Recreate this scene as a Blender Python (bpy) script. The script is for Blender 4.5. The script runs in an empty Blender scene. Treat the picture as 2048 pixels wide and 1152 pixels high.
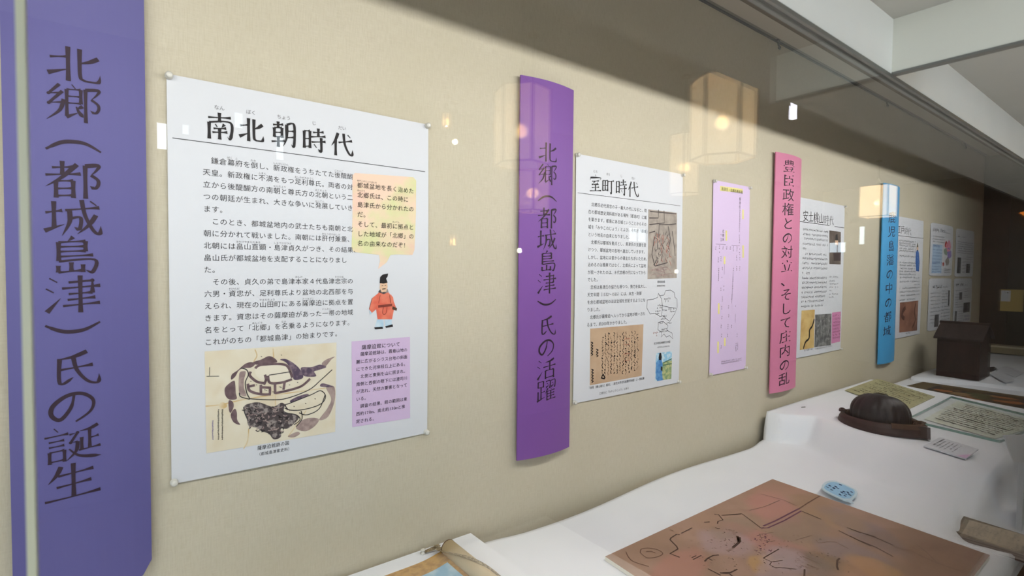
import bpy, bmesh, math, random
from mathutils import Vector, Matrix
random.seed(7)
sc = bpy.context.scene
COL = sc.collection
# ------------------------------------------------------------------ units
# everything is laid out with the camera's eye at the origin of the height axis, wall at y = 0,
# in units of S metres; build() turns that into metres with the eye EYE metres above the floor
S, EYE = 1.22, 1.70
CAMY = -1.292
def M(x, y, z): return Vector((x*S, y*S, z*S + EYE))
# ------------------------------------------------------------------ camera
F_PX, YAW, PIT, ROL = 1059.14, 0.6524, -0.0335, 0.0090
fw = Vector((math.sin(YAW)*math.cos(PIT), math.cos(YAW)*math.cos(PIT), math.sin(PIT)))
r0 = Vector((math.cos(YAW), -math.sin(YAW), 0)); u0 = r0.cross(fw)
rt = r0*math.cos(ROL) + u0*math.sin(ROL); up = u0*math.cos(ROL) - r0*math.sin(ROL)
cam_d = bpy.data.cameras.new('camera'); cam = bpy.data.objects.new('camera', cam_d); COL.objects.link(cam)
cam_d.sensor_width = 36; cam_d.lens = 36*F_PX/2048; cam_d.clip_start = .02
cam_d.dof.use_dof = True; cam_d.dof.focus_distance = 2.3; cam_d.dof.aperture_fstop = 7
cam.matrix_world = Matrix((rt, up, -fw)).transposed().to_4x4(); cam.location = M(0, CAMY, 0)
sc.camera = cam
# ------------------------------------------------------------------ view, world, large lights
sc.view_settings.view_transform = 'Standard'; sc.view_settings.look = 'None'
sc.view_settings.gamma = 1; sc.view_settings.use_curve_mapping = False; sc.view_settings.exposure = 0.0
w = bpy.data.worlds.new('world'); sc.world = w; w.use_nodes = True
w.node_tree.nodes['Background'].inputs[0].default_value = (.75, .85, 1, 1); w.node_tree.nodes['Background'].inputs[1].default_value = .3
def area(name, loc, target, sx, sy, power, col=(1, 1, 1)):
    l = bpy.data.lights.new(name, 'AREA'); l.shape = 'RECTANGLE'; l.size = sx*S; l.size_y = sy*S; l.energy = power; l.color = col
    o = bpy.data.objects.new(name, l); COL.objects.link(o); o.location = M(*loc)
    d = M(*target) - M(*loc); o.rotation_euler = d.to_track_quat('-Z', 'Y').to_euler(); return o
LAMP_Y, LAMP_Z, CASE_W, SPOT_W = -.942, .55, 8.9, 720
for k in range(7):                       # the case's own tubes behind the fascia
    u = -1.45 + k*1.02
    o = area('case_tube_light', (u, LAMP_Y, LAMP_Z), (u, LAMP_Y+.9, LAMP_Z-.33), 1.0, .012, CASE_W*(1 if k < 3 else 1.15), (1, .99, .965))
DAY = (.93, .97, 1)
area('added_daylight_left', (-2.38, -3.0, .25), (1.0, -2.2, .1), 2.6, 1.5, 6, DAY)      # daylight of an unseen window, added to light the fascia
area('added_daylight_rear', (-.9, -4.5, .2), (1.5, -1.0, .2), 2.0, 1.4, 40, DAY)  # same from the rear left, out of view, added for the fascia
for u in (-.8, .2, 1.15):            # added spots out of view; their floor bounce brightens the fascia
    l = bpy.data.lights.new('bounce_fill_light', 'SPOT'); l.energy = SPOT_W; l.spot_size = math.radians(46); l.spot_blend = .6; l.shadow_soft_size = .06; l.color = (1, .98, .95)
    o = bpy.data.objects.new('bounce_fill_light', l); COL.objects.link(o); o.location = M(u, -1.95, 1.3)         # straight down onto the pale mat
# ------------------------------------------------------------------ materials
def lin(c): return tuple(((v/255)/12.92 if v/255 <= .04045 else ((v/255+.055)/1.055)**2.4) for v in c)
_mats = {}
def mat(name, c, rough=.75, spec=.3, noise=None, bump=None, emit=None, metal=0, srgb=True):
    """noise = (scale xyz, other colour, amount, detail); bump = (scale xyz, strength, distance)"""
    if name in _mats: return _mats[name]
    m = bpy.data.materials.new(name); m.use_nodes = True; nt = m.node_tree; b = nt.nodes['Principled BSDF']
    col = lin(c) if srgb else c
    b.inputs['Base Color'].default_value = (*col, 1); b.inputs['Roughness'].default_value = rough
    b.inputs['Specular IOR Level'].default_value = spec; b.inputs['Metallic'].default_value = metal
    tc = nt.nodes.new('ShaderNodeTexCoord')
    def nz(scale, detail=3):
        mp = nt.nodes.new('ShaderNodeMapping'); nt.links.new(tc.outputs['Object'], mp.inputs[0]); mp.inputs['Scale'].default_value = scale
        n = nt.nodes.new('ShaderNodeTexNoise'); n.inputs['Scale'].default_value = 1; n.inputs['Detail'].default_value = detail
        nt.links.new(mp.outputs[0], n.inputs[0]); return n.outputs[0]
    if noise:
        prev = None
        for (scale, c2, amt, lo, hi) in (noise if isinstance(noise, list) else [noise]):
            n = nz(scale, 4)
            rp = nt.nodes.new('ShaderNodeMapRange'); rp.inputs[1].default_value = lo; rp.inputs[2].default_value = hi; rp.inputs[4].default_value = amt
            nt.links.new(n, rp.inputs[0])
            mx = nt.nodes.new('ShaderNodeMix'); mx.data_type = 'RGBA'; nt.links.new(rp.outputs[0], mx.inputs[0])
            if prev: nt.links.new(prev, mx.inputs[6])
            else: mx.inputs[6].default_value = (*col, 1)
            mx.inputs[7].default_value = (*(lin(c2) if srgb else c2), 1); prev = mx.outputs[2]
        nt.links.new(prev, b.inputs['Base Color'])
    if bump:
        n = nz(bump[0], 3); bp = nt.nodes.new('ShaderNodeBump'); bp.inputs['Strength'].default_value = bump[1]; bp.inputs['Distance'].default_value = bump[2]
        nt.links.new(n, bp.inputs['Height']); nt.links.new(bp.outputs[0], b.inputs['Normal'])
    if emit:
        b.inputs['Emission Color'].default_value = (*lin(emit[0]), 1); b.inputs['Emission Strength'].default_value = emit[1]
    _mats[name] = m; return m
def tinted(m, base, blobs):
    """soft-edged printed colour washes: (centre, radii, turn, colour, amount) in the sheet's own measure; base = the object's origin"""
    nt = m.node_tree; b = nt.nodes['Principled BSDF']; src = b.inputs['Base Color'].links[0].from_socket
    tc = nt.nodes.new('ShaderNodeTexCoord'); n = nt.nodes.new('ShaderNodeTexNoise'); n.inputs['Scale'].default_value = 9; n.inputs['Detail'].default_value = 5
    nt.links.new(tc.outputs['Object'], n.inputs[0]); sc_ = nt.nodes.new('ShaderNodeVectorMath'); sc_.operation = 'MULTIPLY_ADD'
    nt.links.new(n.outputs['Color'], sc_.inputs[0]); sc_.inputs[1].default_value = (.09, .09, 0); nt.links.new(tc.outputs['Object'], sc_.inputs[2])
    for (c, r, a, col, amt) in blobs:
        mp = nt.nodes.new('ShaderNodeMapping'); mp.vector_type = 'TEXTURE'; nt.links.new(sc_.outputs[0], mp.inputs[0])
        w0 = M(c[0], c[1], c[2]) - base; mp.inputs['Location'].default_value = (w0.x+.045, w0.y+.045, w0.z); mp.inputs['Rotation'].default_value = (0, 0, a); mp.inputs['Scale'].default_value = (r[0]*S, r[1]*S, 1)
        g_ = nt.nodes.new('ShaderNodeTexGradient'); g_.gradient_type = 'SPHERICAL'; nt.links.new(mp.outputs[0], g_.inputs[0])
        rp = nt.nodes.new('ShaderNodeMapRange'); rp.interpolation_type = 'SMOOTHSTEP'; rp.inputs[1].default_value = .02; rp.inputs[2].default_value = .45; rp.inputs[4].default_value = amt; nt.links.new(g_.outputs['Fac'], rp.inputs[0])
        mx = nt.nodes.new('ShaderNodeMix'); mx.data_type = 'RGBA'; nt.links.new(rp.outputs[0], mx.inputs[0]); nt.links.new(src, mx.inputs[6]); mx.inputs[7].default_value = (*lin(col), 1); src = mx.outputs[2]
    nt.links.new(src, b.inputs['Base Color'])
def glassy(name, tint, f0=.045, graze=1.0):
    """clear pane: straight-through transmission, mirror reflection after Schlick"""
    m = bpy.data.materials.new(name); m.use_nodes = True; nt = m.node_tree; nt.nodes.remove(nt.nodes['Principled BSDF'])
    out = nt.nodes['Material Output']; g = nt.nodes.new('ShaderNodeNewGeometry')
    dt = nt.nodes.new('ShaderNodeVectorMath'); dt.operation = 'DOT_PRODUCT'; nt.links.new(g.outputs['Normal'], dt.inputs[0]); nt.links.new(g.outputs['Incoming'], dt.inputs[1])
    def math_(op, a, b=None):
        n = nt.nodes.new('ShaderNodeMath'); n.operation = op
        for i, v in enumerate((a, b)):
            if v is None: continue
            if isinstance(v, (int, float)): n.inputs[i].default_value = v
            else: nt.links.new(v, n.inputs[i])
        return n.outputs[0]
    c = math_('ABSOLUTE', dt.outputs['Value']); k = math_('POWER', math_('SUBTRACT', 1, c), 5.0)
    f = math_('ADD', math_('MULTIPLY', k, (1-f0)*graze), f0)
    t = nt.nodes.new('ShaderNodeBsdfTransparent'); t.inputs[0].default_value = (*tint, 1)
    gl = nt.nodes.new('ShaderNodeBsdfGlossy'); gl.inputs['Roughness'].default_value = 0.0; gl.inputs[0].default_value = (1, 1, 1, 1)
    mx = nt.nodes.new('ShaderNodeMixShader'); nt.links.new(f, mx.inputs[0]); nt.links.new(t.outputs[0], mx.inputs[1]); nt.links.new(gl.outputs[0], mx.inputs[2])
    nt.links.new(mx.outputs[0], out.inputs[0]); return m
def paper_shade(name, c):
    m = bpy.data.materials.new(name); m.use_nodes = True; nt = m.node_tree; nt.nodes.remove(nt.nodes['Principled BSDF'])
    d = nt.nodes.new('ShaderNodeBsdfDiffuse'); t = nt.nodes.new('ShaderNodeBsdfTranslucent'); mx = nt.nodes.new('ShaderNodeMixShader')
    d.inputs[0].default_value = (*lin(c), 1); t.inputs[0].default_value = (*lin(c), 1); mx.inputs[0].default_value = .6
    rf = nt.nodes.new('ShaderNodeBsdfRefraction'); rf.inputs['IOR'].default_value = 1.25; rf.inputs['Roughness'].default_value = .42; rf.inputs[0].default_value = (*lin(c), 1); m2 = nt.nodes.new('ShaderNodeMixShader'); m2.inputs[0].default_value = .3
    nt.links.new(d.outputs[0], mx.inputs[1]); nt.links.new(t.outputs[0], mx.inputs[2]); nt.links.new(mx.outputs[0], m2.inputs[1]); nt.links.new(rf.outputs[0], m2.inputs[2]); nt.links.new(m2.outputs[0], nt.nodes['Material Output'].inputs[0]); return m

FABRIC = mat('wall_fabric', (201, 193, 174), .95, .1, noise=[((300, 30, 30), (184, 174, 150), .55, .4, .7), ((30, 30, 420), (212, 204, 184), .45, .4, .7), ((3, 3, 3), (192, 184, 160), .35, .4, .7)], bump=((500, 40, 60), .25, .002))
PAPER = mat('poster_paper', (214, 216, 222), .6, .3)
INK = mat('black_ink', (30, 27, 30), .6, .3)
INKB = mat('body_ink', (52, 50, 54), .6, .3)
INKG = mat('grey_ink', (110, 108, 112), .6, .3)
B_VIOLET = mat('violet_card', (94, 90, 148), .55, .35)
B_PURPLE = mat('purple_card', (124, 80, 156), .55, .35)
B_PINK = mat('pink_card', (212, 128, 162), .6, .3)
B_BLUE = mat('blue_card', (76, 164, 220), .6, .3)
CINK = mat('banner_ink', (48, 32, 48), .6, .3)
CLOTH = mat('white_cloth', (240, 242, 247), .9, .1, noise=((6, 6, 6), (232, 234, 240), .5, .4, .7), bump=((320, 320, 320), .12, .001))
WHITE = mat('white_paint', (242, 244, 241), .7, .2, noise=((5, 5, 5), (236, 238, 234), .5, .4, .7))
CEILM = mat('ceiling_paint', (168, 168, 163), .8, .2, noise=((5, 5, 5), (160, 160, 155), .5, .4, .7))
GREYM = mat('grey_metal', (120, 120, 116), .45, .4, metal=.3)
BLACK = mat('black_metal', (26, 25, 25), .5, .4)
DWOOD = mat('dark_wood', (62, 44, 36), .5, .4, noise=((60, 60, 4), (44, 31, 26), .8, .35, .7))
SLOT1 = mat('slot_grey', (118, 112, 104), .8); SLOT2 = mat('slot_light', (176, 166, 152), .8); SLOT3 = mat('slot_brown', (104, 90, 74), .8)
GLASS = glassy('display_glass', (.985, .993, .988))
PLATE = glassy('plate_glass', (.985, .995, .99), .02, .3)
SEAL = mat('clear_sealant', (196, 200, 178), .35, .5)
PINM = mat('clear_plastic', (214, 212, 204), .2, .6)

# ------------------------------------------------------------------ builders
def tag(o, label=None, cat=None, group=None, kind=None):
    for k, v in (('label', label), ('category', cat), ('group', group), ('kind', kind)):
        if v: o[k] = v
    return o
def build(name, verts, faces, mats, fm=None, parent=None, smooth=False, local=False):
    me = bpy.data.meshes.new(name)
    off = parent['_o'] if parent is not None and '_o' in parent else None
    vs = [M(*v) for v in verts] if not local else [Vector(v)*S for v in verts]
    base = Vector(parent.get('_w', (0, 0, 0))) if parent is not None else Vector((0, 0, 0))
    if not local: vs = [v - base for v in vs]
    me.from_pydata(vs, [], faces)
    if not isinstance(mats, (list, tuple)): mats = [mats]
    for m in mats: me.materials.append(m)
    if fm:
        for p, i in zip(me.polygons, fm): p.material_index = i
    if smooth:
        for p in me.polygons: p.use_smooth = True
    me.update()
    o = bpy.data.objects.new(name, me); COL.objects.link(o)
    if parent is not None:
        o.parent = parent; o['_w'] = tuple(base)
    return o
def thing(name, label, cat, loc, group=None):
    o = bpy.data.objects.new(name, None); COL.objects.link(o); o.location = M(*loc); o['_w'] = tuple(M(*loc)); o.empty_display_size = .05
    return tag(o, label, cat, group)
class G:
    """collects faces for ONE mesh object"""
    def __init__(s): s.v = []; s.f = []; s.m = []; s.mats = []
    def mi(s, m):
        if m not in s.mats: s.mats.append(m)
        return s.mats.index(m)
    def add(s, vs, fs, m):
        n = len(s.v); s.v += [tuple(v) for v in vs]; i = s.mi(m)
        for f in fs: s.f.append(tuple(n+k for k in f)); s.m.append(i)
    def box(s, a, b, m):
        (x0, y0, z0), (x1, y1, z1) = a, b
        s.add([(x0,y0,z0),(x1,y0,z0),(x1,y1,z0),(x0,y1,z0),(x0,y0,z1),(x1,y0,z1),(x1,y1,z1),(x0,y1,z1)],
              [(0,3,2,1),(4,5,6,7),(0,1,5,4),(1,2,6,5),(2,3,7,6),(3,0,4,7)], m)
    def tube(s, pts, r, m, n=10, caps=True):
        pts = [Vector(p) for p in pts]; rs = r if isinstance(r, (list, tuple)) else [r]*len(pts); rings = []
        for i, p in enumerate(pts):
            t = (pts[min(i+1, len(pts)-1)] - pts[max(i-1, 0)]).normalized()
            a = Vector((0, 0, 1)) if abs(t.z) < .9 else Vector((1, 0, 0)); e1 = t.cross(a).normalized(); e2 = t.cross(e1)
            rings.append([p + (e1*math.cos(2*math.pi*k/n) + e2*math.sin(2*math.pi*k/n))*rs[i] for k in range(n)])
        vs = [v for rg in rings for v in rg]; fs = []
        for i in range(len(pts)-1):
            for k in range(n): fs.append((i*n+k, i*n+(k+1)%n, (i+1)*n+(k+1)%n, (i+1)*n+k))
        if caps: fs += [tuple(range(n))[::-1], tuple((len(pts)-1)*n+k for k in range(n))]
        s.add(vs, fs, m)
    def lathe(s, c, prof, m, n=14):
        vs = []; fs = []
        for (r, z) in prof:
            for k in range(n): a = 2*math.pi*k/n; vs.append((c[0]+r*math.cos(a), c[1]+r*math.sin(a), c[2]+z))
        for i in range(len(prof)-1):
            for k in range(n): fs.append((i*n+k, i*n+(k+1)%n, (i+1)*n+(k+1)%n, (i+1)*n+k))
        fs += [tuple(range(n))[::-1], tuple((len(prof)-1)*n+k for k in range(n))]
        s.add(vs, fs, m)
    def obj(s, name, parent=None, smooth=False): return build(name, s.v, s.f, s.mats, s.m, parent, smooth)
def struct(name, g):
    o = g.obj(name) if isinstance(g, G) else g; o['kind'] = 'structure'; return o

# a pixel of the photograph (2048 x 1152) onto a plane of the place
def ray(px, py): return fw + rt*((px-1024)/F_PX) + up*((576-py)/F_PX)
def onwall(px, py, y=0.0): d = ray(px, py); t = (y-CAMY)/d.y; return (d.x*t, d.z*t)
def onz(px, py, z, slope=0.0):
    d = ray(px, py); t = (z + slope*CAMY)/(d.z - slope*d.y); return (d.x*t, CAMY+d.y*t)

class Wall:
    """drawing surface parallel to the back wall; (u, v) in the wall's own measure"""
    def __init__(s, y, bow=None, eps=.0005): s.y = y; s.bow = bow; s.eps = eps
    def P(s, u, v, L=0): return (u, s.y - (s.bow(u, v) if s.bow else 0) - L*s.eps, v)
    def px(s, x, y): return onwall(x, y)
class Flat:
    """drawing surface on a table: (u, v) are x and y"""
    def __init__(s, z, slope=0.0, eps=.0005): s.z = z; s.sl = slope; s.eps = eps
    def P(s, u, v, L=0): return (u, v, s.z + s.sl*v + L*s.eps)
    def px(s, x, y): return onz(x, y, s.z, s.sl)
def poly(g, cv, pts, m, L=1): g.add([cv.P(u, v, L) for u, v in pts], [tuple(range(len(pts)))], m)
def quad(g, cv, c, m, L=1, nx=8, ny=8):
    """grid quad: corners TL TR BR BL"""
    vs = []; fs = []
    for j in range(ny+1):
        for i in range(nx+1):
            a, b = i/nx, j/ny
            u = (c[0][0]*(1-a)+c[1][0]*a)*(1-b) + (c[3][0]*(1-a)+c[2][0]*a)*b
            v = (c[0][1]*(1-a)+c[1][1]*a)*(1-b) + (c[3][1]*(1-a)+c[2][1]*a)*b
            vs.append(cv.P(u, v, L))
    for j in range(ny):
        for i in range(nx):
            k = j*(nx+1)+i; fs.append((k+nx+1, k+nx+2, k+1, k))
    g.add(vs, fs, m)
def smoothline(p, n=6):
    if len(p) < 3: return list(p)
    out = []
    for i in range(len(p)-1):
        a, b, c, d = p[max(i-1, 0)], p[i], p[i+1], p[min(i+2, len(p)-1)]
        for k in range(n):
            t = k/n
            out.append(tuple(.5*(2*b[q] + (c[q]-a[q])*t + (2*a[q]-5*b[q]+4*c[q]-d[q])*t*t + (3*b[q]-a[q]-3*c[q]+d[q])*t**3) for q in (0, 1)))
    out.append(tuple(p[-1])); return out
def stroke(g, cv, pts, wd, m, L=1, curve=True):
    """ribbon along pts; wd = width or function of (t, direction)"""
    p = smoothline(pts) if curve else list(pts)
    ln = [0]
    for a, b in zip(p, p[1:]): ln.append(ln[-1]+math.dist(a, b))
    tot = ln[-1] or 1; vs = []; fs = []
    for i, q in enumerate(p):
        a, b = p[max(i-1, 0)], p[min(i+1, len(p)-1)]; dx, dy = b[0]-a[0], b[1]-a[1]; l = math.hypot(dx, dy) or 1
        h = (wd(ln[i]/tot, dx/l, dy/l) if callable(wd) else wd)*.5
        vs += [cv.P(q[0]-dy/l*h, q[1]+dx/l*h, L), cv.P(q[0]+dy/l*h, q[1]-dx/l*h, L)]
    for i in range(len(p)-1): fs.append((2*i, 2*i+1, 2*i+3, 2*i+2))
    g.add(vs, fs, m)

# ------------------------------------------------------------------ lettering
_gl = {}
def glyph(ch):
    if ch not in _gl:
        cu = bpy.data.curves.new('glyph', 'FONT'); cu.body = ch; cu.resolution_u = 2
        o = bpy.data.objects.new('glyph', cu); COL.objects.link(o)
        me = bpy.data.meshes.new_from_object(o.evaluated_get(bpy.context.evaluated_depsgraph_get()))
        _gl[ch] = ([(v.co.x, v.co.y) for v in me.vertices], [tuple(p.vertices) for p in me.polygons])
        bpy.data.objects.remove(o); bpy.data.curves.remove(cu); bpy.data.meshes.remove(me)
    return _gl[ch]
_k = glyph('国')
EMX = max(v[0] for v in _k[0]) + min(v[0] for v in _k[0])      # advance of one full-width character
EMC = (max(v[1] for v in _k[0]) + min(v[1] for v in _k[0]))/2  # its optical middle above the baseline
def put(g, cv, ch, c, w, h, m, L=2, ex=(1, 0), ey=(0, 1), rot=False, slant=0.0):
    """one character centred on c, w by h"""
    if ch in ' \u3000': return
    vs, fs = glyph(ch); half = ch.isascii()
    x1 = EMX if not half else max(v[0] for v in vs)+min(v[0] for v in vs)
    out = []
    for x, y in vs:
        a, b = (x-x1/2)/EMX, (y-EMC)/EMX
        if rot: a, b = b, -a
        b += slant*a
        out.append(cv.P(c[0]+ex[0]*a*w+ey[0]*b*h, c[1]+ex[1]*a*w+ey[1]*b*h, L))
    g.add(out, fs, m)
def line(g, cv, txt, x0, y, adv, h, m, L=2, w=None, slant=0.0, ex=(1, 0), ey=(0, 1)):
    """horizontal line of full-width characters from x0, centred on y"""
    x = 0
    for ch in txt:
        a = adv*(.56 if ch.isascii() and ch != ' ' else 1)
        c = (x0+ex[0]*(x+a/2), y+ex[1]*(x+a/2)); put(g, cv, ch, c, w or adv*.97, h, m, L, ex, ey, slant=slant); x += a
def column(g, cv, txt, x, y0, adv, w, h, m, L=2, ex=(1, 0), ey=(0, 1)):
    for i, ch in enumerate(txt):
        s = -adv*(i+.5); put(g, cv, ch, (x-ey[0]*-s if False else x+ey[0]*s, y0+ey[1]*s), w, h, m, L, ex, ey, rot=ch in '（）ー〜')
def greek(g, cv, n, x0, y, adv, h, m, L=2, ex=(1, 0), ey=(0, 1), rnd=random):
    """characters too small to make out: clusters of short pen strokes"""
    for i in range(n):
        if rnd.random() < .08: continue
        cx, cy = (i+.5)*adv, 0
        for q in range(4):
            a = (rnd.random()-.5)*adv*.5; b = (rnd.random()-.5)*h*.6
            hz = rnd.random() < .55; dl = .36
            p0 = (a-(adv*dl if hz else 0), b-(0 if hz else h*dl)); p1 = (a+(adv*dl if hz else 0), b+(0 if hz else h*dl))
            p0, p1 = [(max(cx-adv*.45, min(cx+adv*.45, cx+p[0])), max(-h*.5, min(h*.5, cy+p[1]))) for p in (p0, p1)]
            T = lambda p: (x0+ex[0]*p[0]+ey[0]*p[1], y+ex[1]*p[0]+ey[1]*p[1])
            stroke(g, cv, [T(p0), T(p1)], min(adv, h)*.1, m, L, False)
# brush-written characters: strokes on a 100 x 100 square, y down.  h v = pen strokes, p = tapering sweep, n = pressed sweep, d = dot, t = rising tick, k = hook
BR = {
'北': "h10,36 40,31|v40,6 40,92|t6,76 40,62|p92,26 76,38 58,45|k60,8 60,74 66,86 78,88 92,86 95,68",
'阝': "p70,13 93,10 90,22 80,36|k80,36 92,48 92,62 86,70 78,64|v70,12 70,97",
'郷': "v26,5 8,30 26,27|v31,22 8,54 29,50|p33,42 26,70 4,95|d47,3 53,13|v38,16 38,84|h38,16 62,14|v62,14 62,50|h38,33 62,32|h38,50 62,49|t37,86 58,72|n54,58 58,70 66,84|p65,56 60,60 55,64|@阝",
'都': "h14,20 48,17|v31,3 31,37|h3,39 62,34|p56,10 30,44 3,68|v20,54 20,96|h20,54 49,52|v49,52 49,96|h20,73 49,71|h20,91 49,89|@阝",
'城': "h3,36 31,31|v17,8 17,74|t1,82 34,66|h36,30 95,22|p43,30 43,60 30,95|k45,51 62,49 60,78 51,73|k64,3 70,44 84,82 95,91 97,70|p89,42 76,68 56,91|d79,6 90,17",
'島': "p50,1 40,13|v25,14 25,62|h25,14 71,12|v71,12 71,38|h25,26 71,25|h25,38 71,37|h25,51 84,48|k25,63 86,60 83,92 70,86|v46,66 46,88|v24,74 24,91|h24,91 66,87|v66,72 66,92",
'氵': "d10,8 23,19|d4,34 17,45|t5,94 28,60",
'津': "@氵|v42,20 83,17 83,49|h31,35 97,31|h42,50 83,48|h40,65 88,61|h32,80 96,76|v62,3 62,99",
'氏': "p74,7 50,18 24,22|k27,20 27,84 50,71|h27,49 84,43|k50,17 56,52 74,84 93,92 95,70",
'の': "c52,20 46,52 28,80 13,66 16,42 40,20 66,19 85,40 80,68 54,90",
'誕': "d18,3 25,14|h2,25 42,21|h9,38 35,36|h9,51 35,49|v10,64 10,94|h10,64 35,62|v35,62 35,92|h10,89 35,87|p94,8 80,16 62,19|v79,16 79,66|h79,41 95,38|v65,36 65,68|h60,69 98,65|v44,25 58,22 46,46 58,45|p58,45 55,70 38,92|n43,62 62,84 99,93",
'生': "p30,7 22,28 8,48|h25,31 86,25|h22,60 82,54|h2,93 98,87|v51,3 51,91",
'活': "@氵|p88,7 68,16 42,20|h33,41 97,36|v66,16 66,58|v44,58 44,96|h44,58 87,56|v87,56 87,95|h44,91 87,88",
'躍': "v8,8 8,34|h8,8 34,7|v34,7 34,34|h8,34 34,32|v22,34 22,86|h22,58 40,54|v8,52 8,90|t3,96 42,80|k46,11 68,9 67,40 61,36|d50,18 59,25|t47,38 62,28|k73,10 95,8 94,40 87,36|d77,18 86,25|t74,38 89,28|p57,43 42,67|v52,57 52,99|d71,42 76,51|h52,57 93,53|h52,69 91,66|h52,81 91,78|h52,95 98,92|v72,54 72,93",
'南': "h11,21 90,16|v50,1 50,36|v14,38 14,98|k14,38 89,34 88,93 77,86|d35,43 42,54|p67,42 57,55|h29,60 73,56|h25,74 77,70|v50,57 50,98",
'朝': "h7,15 47,11|v27,1 27,26|v12,26 12,62|h12,26 42,24|v42,24 42,62|h12,44 42,42|h12,60 42,58|h1,80 53,74|v27,60 27,99|p61,10 60,62 46,96|k61,10 91,8 90,91 79,85|h61,35 90,33|h60,60 90,57",
'時': "v8,18 8,86|h8,18 32,16|v32,16 32,85|h8,49 32,47|h8,80 32,77|h45,21 91,16|v68,3 68,36|h37,39 99,33|h39,60 99,54|k80,40 80,95 67,86|d49,68 60,81",
'代': "p31,5 20,32 1,60|v20,34 20,98|h33,44 95,33|k56,5 62,50 80,86 95,93 97,70|d75,9 87,20",
'室': "d49,1 53,12|d10,18 8,34|p10,20 91,17 83,32|h23,40 77,35|h47,38 25,58 72,54|d63,45 78,60|h21,76 79,71|v50,60 50,92|h5,95 96,90",
'町': "v6,22 6,82|h6,22 47,20|v47,20 47,82|v26,22 26,78|h6,51 47,48|h6,79 47,75|h53,25 99,20|k78,22 78,93 65,84",
'（': "c3,72 28,54 50,50 72,54 97,72",
'）': "c3,30 28,46 50,50 72,46 97,30",
}
def brush(g, cv, ch, c, w, h, m, L=2, bold=1.0):
    if ch not in BR: put(g, cv, ch, c, w*1.08, h*1.08, m, L, slant=.1); return
    items = []
    def expand(s):
        for it in s.split('|'):
            if it[0] == '@': expand(BR[it[1:]])
            else: items.append((it[0], [tuple(map(float, q.split(','))) for q in it[1:].split()]))
    expand(BR[ch])
    W = 8.6*bold*(h+w)/2/100
    if len(items) > 14: W *= .8
    for n, (t, p) in enumerate(items):
        pts = [(c[0]+(x-50)/100*w, c[1]-(y-50)/100*h+.05*(x-50)/100*w) for x, y in p]
        def wd(s, dx, dy, t=t):
            b = .52+.48*abs(dy)
            if t == 'h': k = b*(1.15-.55*math.sin(math.pi*min(1, s*1.05))+.55*max(0, s-.8)/.2)
            elif t == 'v': k = b*(1.1-.25*math.sin(math.pi*s))
            elif t == 'p': k = (1.1 if s < .25 else 1.1*(1-(s-.25)/.75)**.8+.06)
            elif t == 't': k = 1.15*(1-s)+.08
            elif t == 'd': k = .35+1.1*s if s < .8 else 1.2*(1-s)/.2+.3
            elif t == 'n': k = .4+1.1*s if s < .8 else max(.1, 1.3*(1-s)/.2)
            elif t == 'k': k = b*(1.05-.2*math.sin(math.pi*s)) if s < .84 else max(.1, 1.1*(1-(s-.84)/.16))
            else: k = .95*(.5+.6*math.sin(math.pi*min(1, s*.9+.12))) if s > .08 else .6
            return W*k
        straight = (t in 'hv' and len(p) > 1) 
        stroke(g, cv, pts, wd, m, L+n*.02, curve=not straight) if not (straight and len(p) == 2) else stroke(g, cv, [(pts[0][0]+(pts[1][0]-pts[0][0])*i/8, pts[0][1]+(pts[1][1]-pts[0][1])*i/8) for i in range(9)], wd, m, L+n*.02, False)
        if straight:
            for q in pts[1:-1]:
                poly(g, cv, [(q[0]+W*.52*math.cos(a), q[1]+W*.52*math.sin(a)) for a in [i*math.pi/4 for i in range(8)]], m, L+n*.02)

# ================================================================== SETTING
UL, UR, UREND = -2.5, 6.57, 9.5
YG = -.992                                   # glass and fascia
g = G(); g.box((UL, 0, -1.39), (UR+.05, .04, 1.13), FABRIC); struct('wall_back', g)
g = G(); g.box((UL, YG+.012, 1.118), (UR, 0, 1.15), SLOT1)
struct('ceiling', g)                         # ceiling inside the display case
g = G(); g.box((UL, -.113, 1.108), (UR, -.03, 1.118), SLOT2); struct('trim_1', g)
g = G(); g.box((UL, -.17, 1.1), (UR, -.113, 1.118), SLOT3); struct('trim_2', g)
g = G(); g.box((UL, -.010, 1.108), (UR, 0, 1.114), BLACK); struct('trim_3', g)
# fascia above the glass, metal channel, light shelf behind it
g = G(); g.box((UL, YG, .303), (UREND, YG+.012, 1.16), WHITE); struct('wall_front', g)
g = G(); g.box((UL, YG-.001, .2975), (UREND, YG+.014, .303), GREYM); struct('trim_4', g)
g = G(); g.box((UL, YG+.012, .58), (UR, CAMY+.574, .592), SLOT1); struct('trim_5', g)
# low soffit in front of the glass, its riser, the hanging board across it
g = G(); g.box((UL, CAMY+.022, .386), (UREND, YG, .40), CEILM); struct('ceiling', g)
g = G(); g.box((UL, CAMY+.022, .40), (UREND, CAMY+.034, 1.35), WHITE); struct('wall_riser', g)
g = G(); g.box((.953, CAMY+.130, .306), (.965, YG, .386), mat('beam_paint', (216, 216, 206), .7, .2)); g.box((.952, CAMY+.130, .3025), (.966, YG, .306), GREYM); struct('trim_6', g)
# end of the case
g = G(); g.box((UR, -.19, -1.39), (UR+.05, 0, 1.13), DWOOD); struct('wall_right', g)
g = G(); g.box((UR+.01, YG, -1.39), (UR+.05, -.19, 1.13), mat('end_panel', (50, 42, 34), .35, .5, noise=((40, 40, 3), (38, 33, 27), .7, .35, .7))); struct('wall_end', g)
g = G(); g.box((UR-.02, -.33, .83), (UR, -.003, .96), mat('end_beam', (36, 28, 24), .5)); struct('trim_7', g)
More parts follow.
